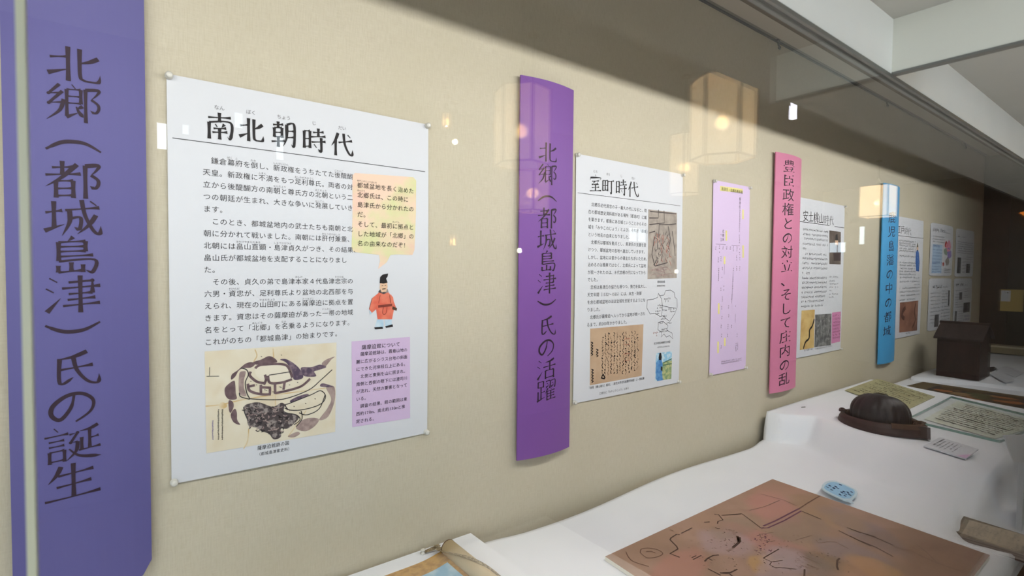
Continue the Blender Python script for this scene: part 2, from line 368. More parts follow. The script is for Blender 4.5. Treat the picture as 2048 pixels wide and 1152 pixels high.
# plinth of the case
g = G(); g.box((UL, YG-.01, -1.39), (UR, 0, -.93), mat('case_plinth', (92, 66, 48), .5, noise=((4, 50, 50), (74, 52, 38), .7, .35, .7))); struct('wall_plinth', g)
# panes of glass with a sealed joint
JU = -.0275
g = G(); g.box((UL, YG+.003, -.93), (JU-.0015, YG+.009, .2975), GLASS); struct('window_1', g)
g = G(); g.box((JU+.0015, YG+.003, -.93), (UR, YG+.009, .2975), GLASS); struct('window_2', g)
g = G(); g.box((JU-.0015, YG+.002, -.93), (JU+.0015, YG+.010, .2975), SEAL); struct('trim_8', g)
# the room behind the camera
YR = -4.592
RW = mat('room_wall', (98, 88, 76), .9, .1, noise=((3, 3, 3), (90, 80, 68), .6, .4, .7))
g = G(); g.box((UL, YR, -1.42), (UREND, 0.04, -1.39), mat('floor_boards', (88, 72, 58), .6, .2, noise=((3, 40, 3), (74, 60, 48), .7, .35, .7))); struct('floor', g)
g = G(); g.box((-1.9, -2.9, -1.39), (1.95, YG-.012, -1.385), mat('bounce_mat', (206, 204, 200), .9, .1, noise=((40, 40, 40), (196, 194, 190), .6, .4, .7))); tag(g.obj('bounce_mat'), 'light grey mat added out of view to bounce light onto the fascia', 'mat')  # reflector added under the spots to throw light up at the fascia
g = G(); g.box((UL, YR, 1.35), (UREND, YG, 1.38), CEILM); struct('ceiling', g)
g = G(); g.box((UL, YR-.05, -1.39), (UREND, YR, 1.38), RW); struct('wall_rear', g)
g = G(); g.box((UL-.05, YR, -1.39), (UL, .04, 1.38), RW); struct('wall_left', g)
g = G(); g.box((UREND, YR, -1.39), (UREND+.05, .04, 1.38), RW); struct('wall_far', g)
SKY = mat('window_daylight', (200, 212, 225), .3, emit=((225, 236, 255), 7.0))
SKYD = mat('window_daylight_soft', (200, 212, 225), .3, emit=((215, 230, 240), 2.6))
FRM = mat('window_frame', (70, 60, 52), .6)
wn = 2
def rear_window(u, z, w, h, m, bars=1, wall='rear'):
    global wn; wn += 1; g = G(); f = .012
    def bx(a0, b0, a1, b1, d0, d1, mm):
        if wall == 'rear': g.box((a0, YR+d0, b0), (a1, YR+d1, b1), mm)
        elif wall == 'left': g.box((UL+d0, a0, b0), (UL+d1, a1, b1), mm)
        else: g.box((UREND-d1, a0, b0), (UREND-d0, a1, b1), mm)
    bx(u-w/2, z-h/2, u+w/2, z+h/2, .001, .006, m)
    for (a0, b0, a1, b1) in ((u-w/2-f, z-h/2-f, u-w/2, z+h/2+f), (u+w/2, z-h/2-f, u+w/2+f, z+h/2+f), (u-w/2, z-h/2-f, u+w/2, z-h/2), (u-w/2, z+h/2, u+w/2, z+h/2+f)): bx(a0, b0, a1, b1, 0, .02, FRM)
    for k in range(bars): a = u-w/2+w*(k+1)/(bars+1); bx(a-f/3, z-h/2, a+f/3, z+h/2, .006, .015, FRM)
    struct('window_%d' % wn, g)
rear_window(.275, .80, .05, .16, SKY, 0); rear_window(.40, .86, .035, .06, SKYD, 0); rear_window(.70, .97, .05, .10, SKYD, 0)
rear_window(.955, .83, .05, .17, SKYD, 0); rear_window(4.75, .41, .30, .15, SKYD, 1)
rear_window(-4.35, .42, .24, .16, SKYD, 1, 'far'); rear_window(-4.0, .60, .07, .28, SKYD, 0, 'far')
rear_window(-3.0, .25, 2.6, 1.5, SKYD, 3, 'left'); rear_window(-1.35, .2, 1.7, 1.4, SKYD, 2)  # large windows kept out of the reflections, added to light the fascia

# ================================================================== LANTERNS in the room (seen in the glass)
SHADE = paper_shade('lantern_paper', (240, 231, 210)); BULB = mat('bulb', (255, 240, 210), .4, emit=((255, 205, 130), 60)); RIB = mat('lantern_wood', (120, 96, 66), .6)
LANT = 8
def lantern(name, label, c, w, h, rot, power, sides=6):
    t = thing(name, label, 'lantern', (c[0], c[1], c[2]-h/2), 'paper lanterns hanging in the room')
    r = w/2; A = [rot+2*math.pi*k/sides for k in range(sides)]; g = G(); rb = G()
    z0, z1 = c[2]-h/2, c[2]+h/2
    P = lambda a, q, z: (c[0]+q*math.cos(a), c[1]+q*math.sin(a), z)
    for k in range(sides):
        a, b = A[k], A[(k+1) % sides]
        g.add([P(a, r, z0), P(b, r, z0), P(b, r, z1), P(a, r, z1)], [(0, 1, 2, 3)], SHADE)
        rb.tube([P(a, r, z0-.004), P(a, r, z1)], .0065, RIB, 6); rb.tube([P(a, r, z0), P(b, r, z0)], .004, RIB, 6); rb.tube([P(a, r, z1), P(b, r, z1)], .004, RIB, 6)
    cp = G(); cp.add([P(a, r, z1-.004) for a in A]+[P(a, r, z1+.004) for a in A], [tuple(range(sides))[::-1], tuple(range(sides, 2*sides))]+[(k, (k+1) % sides, sides+(k+1) % sides, sides+k) for k in range(sides)], RIB); cp.obj('light_stop_cap', t)  # opaque top added to keep the bulb's light off the ceiling
    sh = g.obj('lantern_shade', t); rb.obj('lantern_frame', sh)
    b = G(); b.lathe((c[0], c[1], c[2]-.02), [(.002, -.022), (.016, -.014), (.021, 0), (.016, .014), (.008, .03)], BULB, 12); b.obj('bulb', t, True)
    k = G(); k.tube([(c[0], c[1], c[2]+.01), (c[0], c[1], 1.35)], .003, BLACK, 6); k.lathe((c[0], c[1], z1+.03), [(.03, 0), (.012, .05), (.003, .07)], RIB, 10); k.lathe((c[0], c[1], 1.335), [(.035, 0), (.03, .0145)], RIB, 12); k.obj('cord', t)
    l = bpy.data.lights.new('lantern_light', 'POINT'); l.energy = power*LANT; l.color = (1, .88, .69); l.shadow_soft_size = .026*S
    o = bpy.data.objects.new('lantern_light', l); COL.objects.link(o); o.location = M(c[0], c[1], c[2]-.02) - M(c[0], c[1], c[2]-h/2); o.parent = t
lantern('paper_lantern', 'large hexagonal paper lantern glowing in the glass left of the pink banner', (2.076, -1.942, .645), .26, .33, 1.03, 10)
lantern('paper_lantern', 'hexagonal paper lantern glowing in the glass over the purple banner', (1.353, -2.392, .58), .23, .30, .85, 10)
lantern('paper_lantern', 'hexagonal paper lantern partly hidden behind the large one in the glass', (3.182, -2.892, .736), .22, .40, .5, 6)
lantern('paper_lantern', 'square paper lantern glowing in the glass at the top of the blue banner', (7.345, -3.092, .86), .42, .36, .785, 16, 4)
lantern('paper_lantern', 'tiny far paper lantern in the glass above the body of the white poster', (2.107, -4.292, 1.16), .07, .10, .3, 3)
lantern('paper_lantern', 'tiny far paper lantern low in the glass beside the purple banner', (2.232, -4.392, .24), .06, .09, .3, 3)
lantern('paper_lantern', 'dim low paper lantern in the glass below the one over the purple banner', (1.95, -3.05, .46), .22, .24, .1, 5)
g = G(); g.box((4.075, -2.61, 1.15), (4.115, -2.58, 1.31), mat('spot_white', (255, 255, 255), .4, emit=((240, 240, 255), 9))); g.tube([(4.095, -2.595, 1.31), (4.095, -2.595, 1.35)], .008, BLACK)
tag(g.obj('ceiling_spotlight'), 'small white box spotlight reflected in the glass above the pink banner', 'spotlight')

for (u, z, lab) in ((2.36, 1.085, 'small round wall light glinting in the glass between the first poster and purple banner'), (3.067, .185, 'small round wall light glinting in the glass on the left edge of the purple banner'), (5.49, .005, 'small round wall light glinting in the glass near the right edge of the second poster')):
    g = G(); g.lathe((0, 0, 0), [(.024, 0), (.024, .012), (.018, .018)], mat('wall_light', (255, 255, 255), .4, emit=((255, 248, 236), 14)), 14); g.v = [(u+a, YR+.001+c, z+b) for a, b, c in g.v]
    tag(g.obj('wall_light'), lab, 'wall light', 'small round wall lights')
# ================================================================== BANNERS
def banner(name, label, u0, u1, v1, v0, m, txt, c0, c1, cw, ch, round_=False, bold=1.0):
    t = thing(name, label, 'banner', ((u0+u1)/2, -.012, v0), 'vertical coloured title banners on the wall')
    uc, hw = (u0+u1)/2, (u1-u0)/2
    bow = lambda u, v: .015*(1-min(1, ((u-uc)/hw)**2))
    cv = Wall(-.018, bow); g = G(); nx, ny = 14, 24
    def edge(b):
        if not round_: return 0
        return 0
    front = []; 
    for j in range(ny+1):
        v = v1+(v0-v1)*j/ny
        for i in range(nx+1):
            u = u0+(u1-u0)*i/nx; vv = v
            if round_:
                e = max(0, abs(u-uc)-(hw-.03)); d = .03-math.sqrt(max(0, .03**2-e*e))
                vv = min(max(v, v0+d), v1-d)
            front.append(cv.P(u, vv, 0))
    n = len(front); vs = front + [(x, y+.005, z) for x, y, z in front]; fs = []
    for j in range(ny):
        for i in range(nx):
            k = j*(nx+1)+i; fs += [(k+nx+1, k+nx+2, k+1, k), (n+k, n+k+1, n+k+nx+2, n+k+nx+1)]
    per = [i for i in range(nx+1)] + [j*(nx+1)+nx for j in range(1, ny+1)] + [ny*(nx+1)+i for i in range(nx-1, -1, -1)] + [j*(nx+1) for j in range(ny-1, 0, -1)]
    for a, b in zip(per, per[1:]+per[:1]): fs.append((a, b, n+b, n+a))
    build('board', vs, fs, m, None, t)
    g = G(); N = len(txt)
    for i, c in enumerate(txt):
        f = i/(N-1); brush(g, cv, c, (c0[0]+(c1[0]-c0[0])*f, c0[1]+(c1[1]-c0[1])*f), cw, ch, CINK, 1.5, bold)
    g.obj('lettering', t); return t
def W(x, y): return onwall(x, y, -.033)
def bx(l, r, tp, bt): return (onwall(*l, -.018)[0], onwall(*r, -.018)[0], onwall(*tp, -.018)[1], onwall(*bt, -.018)[1])
banner('title_banner', 'wide violet-blue banner at the left edge, crossed by the glass joint', *bx((12, 576), (296, 576), (1043, 150), (295, 1150)), B_VIOLET, '北郷（都城島津）氏の誕生', W(148, 130), W(146, 962), .083, .071, True)
banner('title_banner', 'purple curved banner between the two large white posters', *bx((1038, 536), (1143, 540), (1043, 150), (1033, 922)), B_PURPLE, '北郷（都城島津）氏の活躍', W(1096, 305), W(1093, 780), .080, .069, bold=.9)
banner('title_banner', 'pink banner standing between the lilac chart and the third poster', *bx((1546, 545), (1597, 546), (1550, 303), (1541, 787)), B_PINK, '豊臣政権との対立、そして庄内の乱', W(1579, 333), W(1569, 758), .106, .061)
banner('title_banner', 'sky-blue banner overlapping the left side of the fourth poster', *bx((1762, 547), (1794, 547), (1766, 365), (1757, 729)), B_BLUE, '鹿児島藩の中の都城', W(1785, 435), W(1775, 662), .114, .072)

# ================================================================== POSTERS
PIN_AT = []
def sheet(t, cv, u0, u1, v1, v0, m=PAPER, rnd=0.0, name='paper_sheet'):
    nx, ny = 12, 16; fr = []
    for j in range(ny+1):
        for i in range(nx+1):
            u, v = u0+(u1-u0)*i/nx, v1+(v0-v1)*j/ny
            if rnd:
                e = max(0, abs(u-(u0+u1)/2)-((u1-u0)/2-rnd)); d = rnd-math.sqrt(max(0, rnd*rnd-e*e)); v = min(max(v, v0+d), v1-d)
            fr.append(cv.P(u, v, 0))
    n = len(fr); vs = fr+[(x, y+.0012, z) for x, y, z in fr]; fs = []
    for j in range(ny):
        for i in range(nx):
            k = j*(nx+1)+i; fs += [(k+nx+1, k+nx+2, k+1, k), (n+k, n+k+1, n+k+nx+2, n+k+nx+1)]
    per = list(range(nx+1))+[j*(nx+1)+nx for j in range(1, ny+1)]+[ny*(nx+1)+i for i in range(nx-1, -1, -1)]+[j*(nx+1) for j in range(ny-1, 0, -1)]
    for a, b in zip(per, per[1:]+per[:1]): fs.append((a, b, n+b, n+a))
    return build(name, vs, fs, m, None, t)
def bowf(u0, u1, v1, v0, a=.005):
    return lambda u, v: a*(math.sin(math.pi*max(0, min(1, (u-u0)/(u1-u0))))*.6+math.sin(math.pi*max(0, min(1, (v1-v)/(v1-v0))))*.6)
def pq(*a): return [onwall(*q) for q in a]
STAIN = mat('old_map_paper', (222, 212, 190), .8, .2, noise=[((7, 7, 7), (208, 186, 148), .6, .5, .72), ((18, 18, 18), (230, 224, 208), .6, .45, .7)])
WASH = mat('ink_wash', (118, 98, 102), .8, .2, noise=((60, 60, 60), (84, 66, 72), .8, .4, .65))
WASHL = mat('pale_ink_wash', (172, 152, 146), .8, .2, noise=((70, 70, 70), (132, 112, 112), .7, .4, .65))
WASHD = mat('dark_ink_wash', (80, 72, 74), .8, .2, noise=((90, 90, 90), (158, 148, 144), .9, .5, .62))
MAPL = mat('map_pale', (228, 220, 202), .8, .2)
OCHRE = mat('ochre_stain', (208, 178, 128), .8, .2, noise=((30, 30, 30), (222, 208, 178), .9, .4, .62))
LILAC = mat('lilac_panel', (208, 184, 218), .65, .3)
CHARTM = mat('lilac_chart', (218, 196, 230), .65, .3)
YEL = mat('yellow_label', (236, 226, 150), .7)
REDROBE = mat('red_robe', (216, 104, 84), .8, .2, noise=((40, 40, 40), (228, 134, 110), .8, .4, .65))
SKIN = mat('drawn_skin', (226, 188, 158), .8); PALEBL = mat('pale_blue_wash', (168, 200, 222), .8, noise=((40, 40, 40), (206, 222, 232), .8, .4, .65))
BLUEROBE = mat('blue_robe', (72, 128, 190), .8, noise=((60, 60, 60), (110, 164, 212), .8, .4, .65))
GREENW = mat('green_wash', (132, 158, 116), .8, noise=((60, 60, 60), (196, 196, 140), .9, .45, .62)); SKYW = mat('sky_wash', (146, 196, 226), .8, noise=((50, 50, 50), (214, 228, 232), .9, .45, .62))
BUBBLE = mat('watercolour_bubble', (238, 208, 186), .8, .2, noise=[((9, 9, 9), (214, 218, 164), .9, .45, .62), ((7, 7, 11), (236, 186, 178), .7, .52, .7)])
BROWNPIC = mat('brown_manuscript', (196, 168, 140), .8, .2, noise=((12, 12, 12), (180, 150, 122), .7, .4, .7))
GREYPIC = mat('grey_plan', (176, 166, 156), .8, .2, noise=((25, 25, 25), (140, 130, 124), .8, .4, .7))

# ---- poster 1
def poster_title(t, cv, chars, ruby, centres, cw, ch, rw, rule, bold=1.0):
    g = G()
    for c, q in zip(chars, centres): brush(g, cv, c, onwall(*q), cw, ch, INK, 1.5, bold)
    g.obj('title_lettering', t)
    g = G()
    for rb, q in zip(ruby, centres):
        u, v = onwall(*q); n = len(rb)
        for i, k in enumerate(rb): put(g, cv, k, (u+(i-(n-1)/2)*rw*.95, v+ch*.5+rw*.95), rw, rw, INKG, 1)
    g.obj('reading_aid_text', t)
    g = G(); a, b = onwall(*rule[0]), onwall(*rule[1]); g_pts = [(a[0]+(b[0]-a[0])*i/20, a[1]+(b[1]-a[1])*i/20) for i in range(21)]
    stroke(g, cv, g_pts, .0015, INKB, 1, False); g.obj('rule_line', t)
t = thing('era_poster', 'large white poster headed by five big characters, with an old castle-site map', 'poster', (.397, -.005, -.45), 'white history posters pinned to the wall')
P1 = (.100, .694, .391, -.450); cv = Wall(-.0045, bowf(*P1)); sheet(t, cv, *P1)
poster_title(t, cv, '南北朝時代', ['なん', 'ぼく', 'ちょう', 'じ', 'だい'], [(438, 254), (501, 262), (566, 271), (626, 281), (682, 290)], .054, .058, .0105, ((344, 277), (848, 344)), 1.35)
B1 = ['　鎌倉幕府を倒し、新政権をうちたてた後醍醐', '天皇。新政権に不満をもつ足利尊氏。両者の対', '立から後醍醐方の南朝と尊氏方の北朝という二', 'つの朝廷が生まれ、大きな争いに発展していき', 'ます。', '　このとき、都城盆地内の武士たちも南朝と北', '朝に分かれて戦いました。南朝には肝付兼重、', '北朝には畠山直顕・島津貞久がつき、その結果、', '畠山氏が都城盆地を支配することになりまし', 'た。', '　その後、貞久の弟で島津本家４代島津忠宗の', '六男・資忠が、足利尊氏より盆地の北西部を与', 'えられ、現在の山田町にある薩摩迫に拠点を置', 'きます。資忠はその薩摩迫があった一帯の地域', '名をとって「北郷」を名乗るようになります。', 'これがのちの「都城島津」の始まりです。']
RUBY1 = {0: [(3, 'ばく'), (4, 'ふ'), (6, 'たお'), (9, 'しんせいけん'), (18, 'ごだいご')], 1: [(7, 'ふまん'), (12, 'あしかがたかうじ')], 2: [(9, 'なんちょう'), (15, 'ほくちょう')], 3: [(15, 'はってん')], 6: [(16, 'きもつきかねしげ')], 7: [(4, 'はたけやまただあき'), (9, 'しまづさだひさ')], 10: [(12, 'ほんけ'), (18, 'ただむね')], 11: [(3, 'すけただ')], 12: [(7, 'やまだちょう'), (13, 'さつまざこ')], 13: [(16, 'いったい')], 14: [(6, 'ほんごう'), (10, 'なの')]}
g = G(); gr = G(); x0 = onwall(404, 350)[0]; x1 = onwall(691, 372)[0]; adv = (x1-x0)/20; va = onwall(410, 321)[1]; vb = onwall(410, 684)[1]
for i, s in enumerate(B1):
    v = va+(vb-va)*i/15; line(g, cv, s, x0, v, adv, adv*.98, INKB, 1)
    for k, r in RUBY1.get(i, []): line(gr, cv, r, x0+adv*k, v+adv*.68, adv*.36, adv*.34, INKG, 1)
bt = g.obj('body_text', t); gr.obj('reading_aid_text', bt)
# speech bubble
g = G(); bub = pq((702, 352), (707, 347), (765, 351), (824, 355), (830, 362), (829, 430), (826, 500), (822, 510), (790, 509), (778, 510), (770, 525), (753, 538), (757, 522), (755, 510), (720, 506), (704, 504), (700, 496), (702, 430))
c = (sum(p[0] for p in bub)/len(bub), sum(p[1] for p in bub)/len(bub)); g.add([cv.P(*p, 1) for p in bub], [tuple(range(len(bub)))[::-1]], BUBBLE); sb = g.obj('speech_bubble', t)
g = G(); ub = onwall(711, 380)[0]; ua = (onwall(824, 380)[0]-ub)/9.2; v0_ = onwall(711, 371)[1]; v1_ = onwall(711, 487)[1]
for i, s in enumerate(['都城盆地を長く治めた', '北郷氏は、この時に', '島津氏から分かれたの', 'だ。', 'そして、最初に拠点と', 'した地域が「北郷」の', '名の由来なのだぞ！']): line(g, cv, s, ub, v0_+(v1_-v0_)*i/6, ua*.93, ua*.9, INK, 2.5, slant=.06)
for i, r in ((0, 'みやこのじょうぼんち'), (1, 'ほんごう'), (4, '　　　　　　　　　　　　　　　　　　きょてん')): line(g, cv, r, ub, v0_+(v1_-v0_)*i/6+ua*.66, ua*.31, ua*.3, INKB, 2.5)
g.obj('bubble_text', sb)
# courtier drawing
g = G(); D = lambda pts, m, L: poly(g, cv, pq(*pts), m, L)
D([(752, 636), (764, 637), (764, 656), (747, 656), (748, 648)], PALEBL, 1); D([(766, 637), (781, 635), (780, 651), (768, 653)], PALEBL, 1)
D([(745, 654), (762, 653), (763, 657), (747, 658)], INK, 1.6); D([(767, 652), (782, 648), (783, 653), (769, 655)], INK, 1.6)
D([(757, 583), (772, 583), (783, 594), (786, 612), (781, 638), (752, 638), (749, 618), (740, 626), (735, 618), (741, 596)], REDROBE, 1.3)
D([(779, 588), (789, 615), (783, 622), (777, 612)], REDROBE, 1.5); D([(753, 610), (781, 607), (781, 612), (753, 615)], mat('robe_belt', (128, 58, 48), .8), 1.9)
D([(782, 612), (791, 616), (790, 621), (781, 618)], mat('scabbard', (84, 60, 44), .8), 2); D([(735, 618), (741, 626), (737, 629)], PALEBL, 2)
D([(757, 566), (771, 565), (772, 574), (769, 583), (760, 584), (756, 576)], SKIN, 1.6); D([(753, 584), (757, 578), (772, 578), (774, 584), (764, 588)], WASHD, 1.5)
D([(756, 566), (757, 554), (762, 549), (773, 547), (772, 553), (769, 557), (772, 565), (764, 567)], INK, 1.8)
D([(761, 577), (768, 576), (768, 578), (761, 579)], INK, 2); D([(760, 571), (763, 570.5), (763, 571.5), (760, 572)], INK, 2); D([(766, 570.5), (769, 570), (769, 571), (766, 571.5)], INK, 2)
for ln in ([(757, 590), (754, 606)], [(776, 590), (778, 606)], [(764, 612), (762, 626), (768, 627), (771, 614)], [(741, 596), (735, 618)]): stroke(g, cv, pq(*ln), .0012, mat('robe_line', (110, 44, 38), .8), 2)
g.obj('courtier_drawing', t)
# castle-site map
g = G(); Q = pq((408, 702), (670, 684), (668, 862), (412, 905)); quad(g, cv, Q, STAIN, 1)
mp = lambda pts: [onwall(400+x/5.007, 680+y/5.007) for x, y in pts]
def closed(pts, n=5):
    q = pts[-2:]+pts+pts[:2]; o_ = smoothline(q, n); return o_[2*n:-n-1] if len(pts) > 3 else pts
def mpoly(pts, m, L): poly(g, cv, closed(mp(pts)), m, L)
def mline(pts, w, m, L): stroke(g, cv, mp(pts), w*.00023, m, L)
for a in ([(50, 655), (200, 640), (420, 590), (600, 560), (900, 520), (1200, 480), (1330, 470)], [(720, 80), (735, 300), (745, 600), (740, 950)], [(540, 90), (560, 150), (530, 210), (520, 260)], [(480, 880), (470, 1000), (430, 1080)], [(1050, 700), (950, 850), (870, 960)]): mline(a, 11, OCHRE, 1.4)
mpoly([(185, 640), (215, 615), (255, 630), (262, 660), (225, 680), (190, 665)], OCHRE, 1.5)
for b in ([(305, 390), (310, 340), (370, 295), (440, 235), (500, 215), (545, 232), (500, 270), (430, 275), (380, 300), (345, 360)], [(525, 215), (600, 190), (680, 155), (740, 180), (760, 215), (690, 225), (600, 235), (550, 240)], [(240, 520), (250, 460), (330, 400), (345, 440), (350, 520), (360, 580), (300, 590), (262, 570)], [(280, 600), (320, 610), (330, 660), (300, 720), (282, 690)], [(300, 740), (340, 680), (362, 720), (365, 790), (395, 840), (330, 815)], [(385, 330), (430, 305), (450, 320), (430, 400), (435, 480), (455, 550), (400, 545), (380, 490)], [(1205, 230), (1250, 190), (1335, 160), (1300, 190), (1260, 240), (1235, 260)], [(1250, 470), (1330, 460), (1335, 600), (1270, 760), (1180, 790), (1260, 680), (1300, 580)], [(950, 870), (1020, 790), (1120, 770), (1180, 790), (1130, 860), (1040, 905)], [(870, 955), (960, 910), (990, 930), (930, 965)]): mpoly(b, WASHL if b[0][0] in (385, 950, 870, 1250, 1205) else WASH, 1.7)
for b in ([(790, 190), (850, 185), (930, 230), (990, 290), (1020, 370), (930, 390), (905, 300), (850, 220)], [(1000, 270), (1100, 265), (1190, 240), (1250, 265), (1170, 295), (1130, 310), (1150, 355), (1060, 360), (1015, 340)], [(1200, 430), (1240, 430), (1320, 460), (1240, 465), (1190, 455)], [(890, 600), (960, 560), (1060, 530), (1070, 550), (980, 590), (910, 615)]): mpoly(b, mat('violet_wash', (86, 72, 92), .8, noise=((80, 80, 80), (140, 120, 130), .8, .45, .65)), 1.8)
mpoly([(430, 660), (520, 620), (600, 620), (720, 660), (800, 620), (840, 640), (830, 700), (900, 730), (980, 760), (930, 830), (860, 880), (800, 880), (800, 960), (730, 985), (680, 930), (600, 900), (560, 870), (480, 850), (460, 770)], WASHD, 1.7)
rr = random.Random(3)
for k in range(90):
    x, y = 450+rr.random()*440, 650+rr.random()*260
    if y > 820 and x > 830 or y > 860 and x < 560: continue
    a = rr.random()*3.1; mline([(x, y), (x+22*math.cos(a), y+14*math.sin(a)), (x+40*math.cos(a+.5), y+24*math.sin(a+.5))], 8, INK if rr.random() < .5 else WASHL, 1.9)
mpoly([(545, 280), (620, 240), (800, 235), (880, 275), (910, 360), (860, 400), (700, 410), (600, 390), (550, 340)], MAPL, 1.8)
for a in ([(545, 280), (560, 260), (620, 240), (800, 235), (870, 265), (912, 370)], [(500, 310), (490, 350), (560, 410), (640, 425)], [(670, 350), (690, 420), (800, 420), (910, 385)], [(640, 340), (650, 390), (630, 440)], [(740, 420), (742, 530)], [(835, 420), (825, 490)], [(600, 440), (600, 530)], [(470, 430), (490, 500), (600, 535), (700, 535)], [(740, 525), (900, 490), (1010, 450), (1090, 380)], [(470, 460), (540, 445)], [(690, 470), (690, 530)], [(600, 465), (700, 470)]): mline(a, 24, WASH, 2)
for a in ([(400, 275), (455, 290), (475, 340), (445, 420), (460, 520), (490, 580)], [(385, 520), (400, 560), (490, 585)], [(490, 580), (700, 590), (860, 575), (1080, 490), (1200, 390), (1310, 290)], [(680, 345), (900, 310)], [(840, 640), (900, 620), (1100, 540), (1190, 500), (1240, 540), (1230, 600), (1160, 650), (1010, 690), (880, 690), (840, 640)], [(1240, 540), (1180, 680), (1060, 740), (980, 720)], [(820, 720), (950, 740), (990, 790), (930, 840)], [(430, 660), (440, 720), (470, 790)], [(1000, 700), (1010, 780), (950, 860)]): mline(a, 9, INKB, 2.1)
for q in range(22):
    for xx, mm in ((218, INK), (178, INKB), (122, mat('violet_ink', (120, 110, 160), .8))):
        if xx == 122 and q < 8: continue
        x, y = xx+rr.uniform(-2, 2), 690+q*14; w_ = rr.uniform(5, 10); mline([(x-w_, y+rr.uniform(-3, 3)), (x+w_, y+rr.uniform(-3, 3))], 4, mm, 2.2); mline([(x+rr.uniform(-5, 5), y-5), (x+rr.uniform(-5, 5), y+7)], 4, mm, 2.2)
mline([(90, 265), (88, 350)], 4, INKB, 2); mline([(60, 357), (185, 355)], 5, INKB, 2)
for q in ((605, 158), (803, 143), (640, 490), (655, 495), (790, 460), (800, 465), (885, 440), (965, 415), (1140, 580), (1045, 625), (930, 655), (500, 405), (555, 440), (720, 510)): mline([(q[0]-6, q[1]), (q[0]+6, q[1]+3)], 6, INKB, 2.2)
g.obj('old_map_picture', t)
g = G(); a = onwall(513, 895); line(g, cv, '薩摩迫館跡の図', a[0], a[1], .0098, .0105, INK, 1); a = onwall(516, 907); line(g, cv, '（都城島津家史料）', a[0]-.004, a[1], .0083, .009, INKB, 1); g.obj('caption_text', t)
# lilac note
g = G(); quad(g, cv, pq((700, 682), (817, 673), (818, 835), (702, 853)), LILAC, 1); lp = g.obj('lilac_panel', t)
g = G(); lx = onwall(709, 700)[0]; la = (onwall(812, 700)[0]-lx)/13; lv = [onwall(709, 708)[1], onwall(709, 842)[1]]
line(g, cv, '薩摩迫館について', lx+la*1.3, onwall(722, 693)[1]-.001, la*1.22, la*1.2, INK, 2.5)
for i, s in enumerate(['　薩摩迫館跡は、霧島山地の', '麓に広がるシラス台地の斜面', 'にできた河岸段丘上にある。', '　北側と東側を山に囲まれ、', '南側と西側の眼下には渡司川', 'が流れ、天然の要害となって', 'いる。', '　調査の結果、館の範囲は東', '西約170m、南北約130mと推', '定される。']): line(g, cv, s, lx, lv[0]+(lv[1]-lv[0])*i/9, la, la*1.0, INK, 2.5)
g.obj('note_text', lp)
PIN_AT += [('upper left', 'map poster', .104, .387), ('upper right', 'map poster', .690, .387), ('lower left', 'map poster', .104, -.446), ('lower right', 'map poster', .690, -.446)]

# ---- poster 2
t = thing('era_poster', 'white poster headed by four brush characters, right of the purple banner', 'poster', (1.545, -.005, -.45), 'white history posters pinned to the wall')
P2 = (1.2482, 1.8422, .391, -.450); cv = Wall(-.0045, bowf(*P2, a=.004)); sheet(t, cv, *P2)
poster_title(t, cv, '室町時代', ['むろ', 'まち', 'じ', 'だい'], [(1188, 367), (1213, 372), (1239, 375), (1263, 379)], .060, .060, .0105, ((1153, 386), (1358, 412)), 1.1)
g = G(); x0 = onwall(1173, 450)[0]; x1 = onwall(1290, 460)[0]; adv = (x1-x0)/21.2; va = onwall(1178, 409)[1]; vb = onwall(1178, 649)[1]
for i, s in enumerate(['　北郷氏初代資忠の子・義久の代になると、現', '在の都城歴史資料館がある場所（都島町）に城', 'を築きます。都島にある城ということからその', '城を「みやこのじょう」とよび、それが「都城」', 'という地名の由来になりました。', '　北郷氏は都城を拠点とし、島津氏の支援を受', 'けつつ、都城盆地の各地へ進出していきます。', 'しかし、盆地には昔からの領主たちがいたため、', '治めるのは簡単ではなく、北郷氏によって盆地', 'が統一されたのは、８代忠相の代になってから', 'でした。', '　忠相は島津氏の協力も得つつ、勢力を拡大し、', '天文年間（1532～1555）には、末吉・財部', 'を含む都城盆地のほぼ全域を支配するようにな', 'りました。', '　北郷氏が薩摩迫へ入ってから盆地が統一され', 'るまで、約200年かかりました。']):
    line(g, cv, s, x0, va+(vb-va)*i/16, adv, adv*1.02, INKB, 1)
g.obj('body_text', t)
g = G(); quad(g, cv, pq((1293, 419), (1351, 426), (1350, 556), (1291, 558)), GREYPIC, 1)
p2 = lambda pts: [onwall(1270+x/3.03, 400+y/3.03) for x, y in pts]
REDL = mat('red_line', (168, 98, 84), .8); DGREY = mat('dark_plan_line', (88, 80, 80), .8)
for a in ([(75, 110), (130, 110), (132, 60)], [(165, 65), (168, 140), (75, 150)], [(132, 230), (135, 150), (200, 150), (240, 145)], [(100, 260), (105, 225), (125, 240), (125, 290)], [(100, 390), (110, 400), (185, 380)], [(215, 190), (230, 300), (232, 340)], [(100, 260), (90, 330), (105, 390)], [(75, 200), (110, 190)], [(80, 70), (240, 85)], [(190, 160), (205, 240), (190, 300)]): stroke(g, cv, p2(a), .004, DGREY, 1.6, False)
for k in range(70):
    x, y = 100+rr.random()*100, 190+rr.random()*190; stroke(g, cv, p2([(x, y), (x+rr.uniform(-14, 14), y+rr.uniform(8, 34))]), .0022, REDL if rr.random() < .45 else DGREY, 1.7, False)
for k in range(16):
    x, y = 75+rr.random()*120, 405+rr.random()*60; stroke(g, cv, p2([(x, y), (x+30, y-8), (x+45, y+6)]), .003, WASHL, 1.7)
g.obj('castle_plan_picture', t)
g = G()
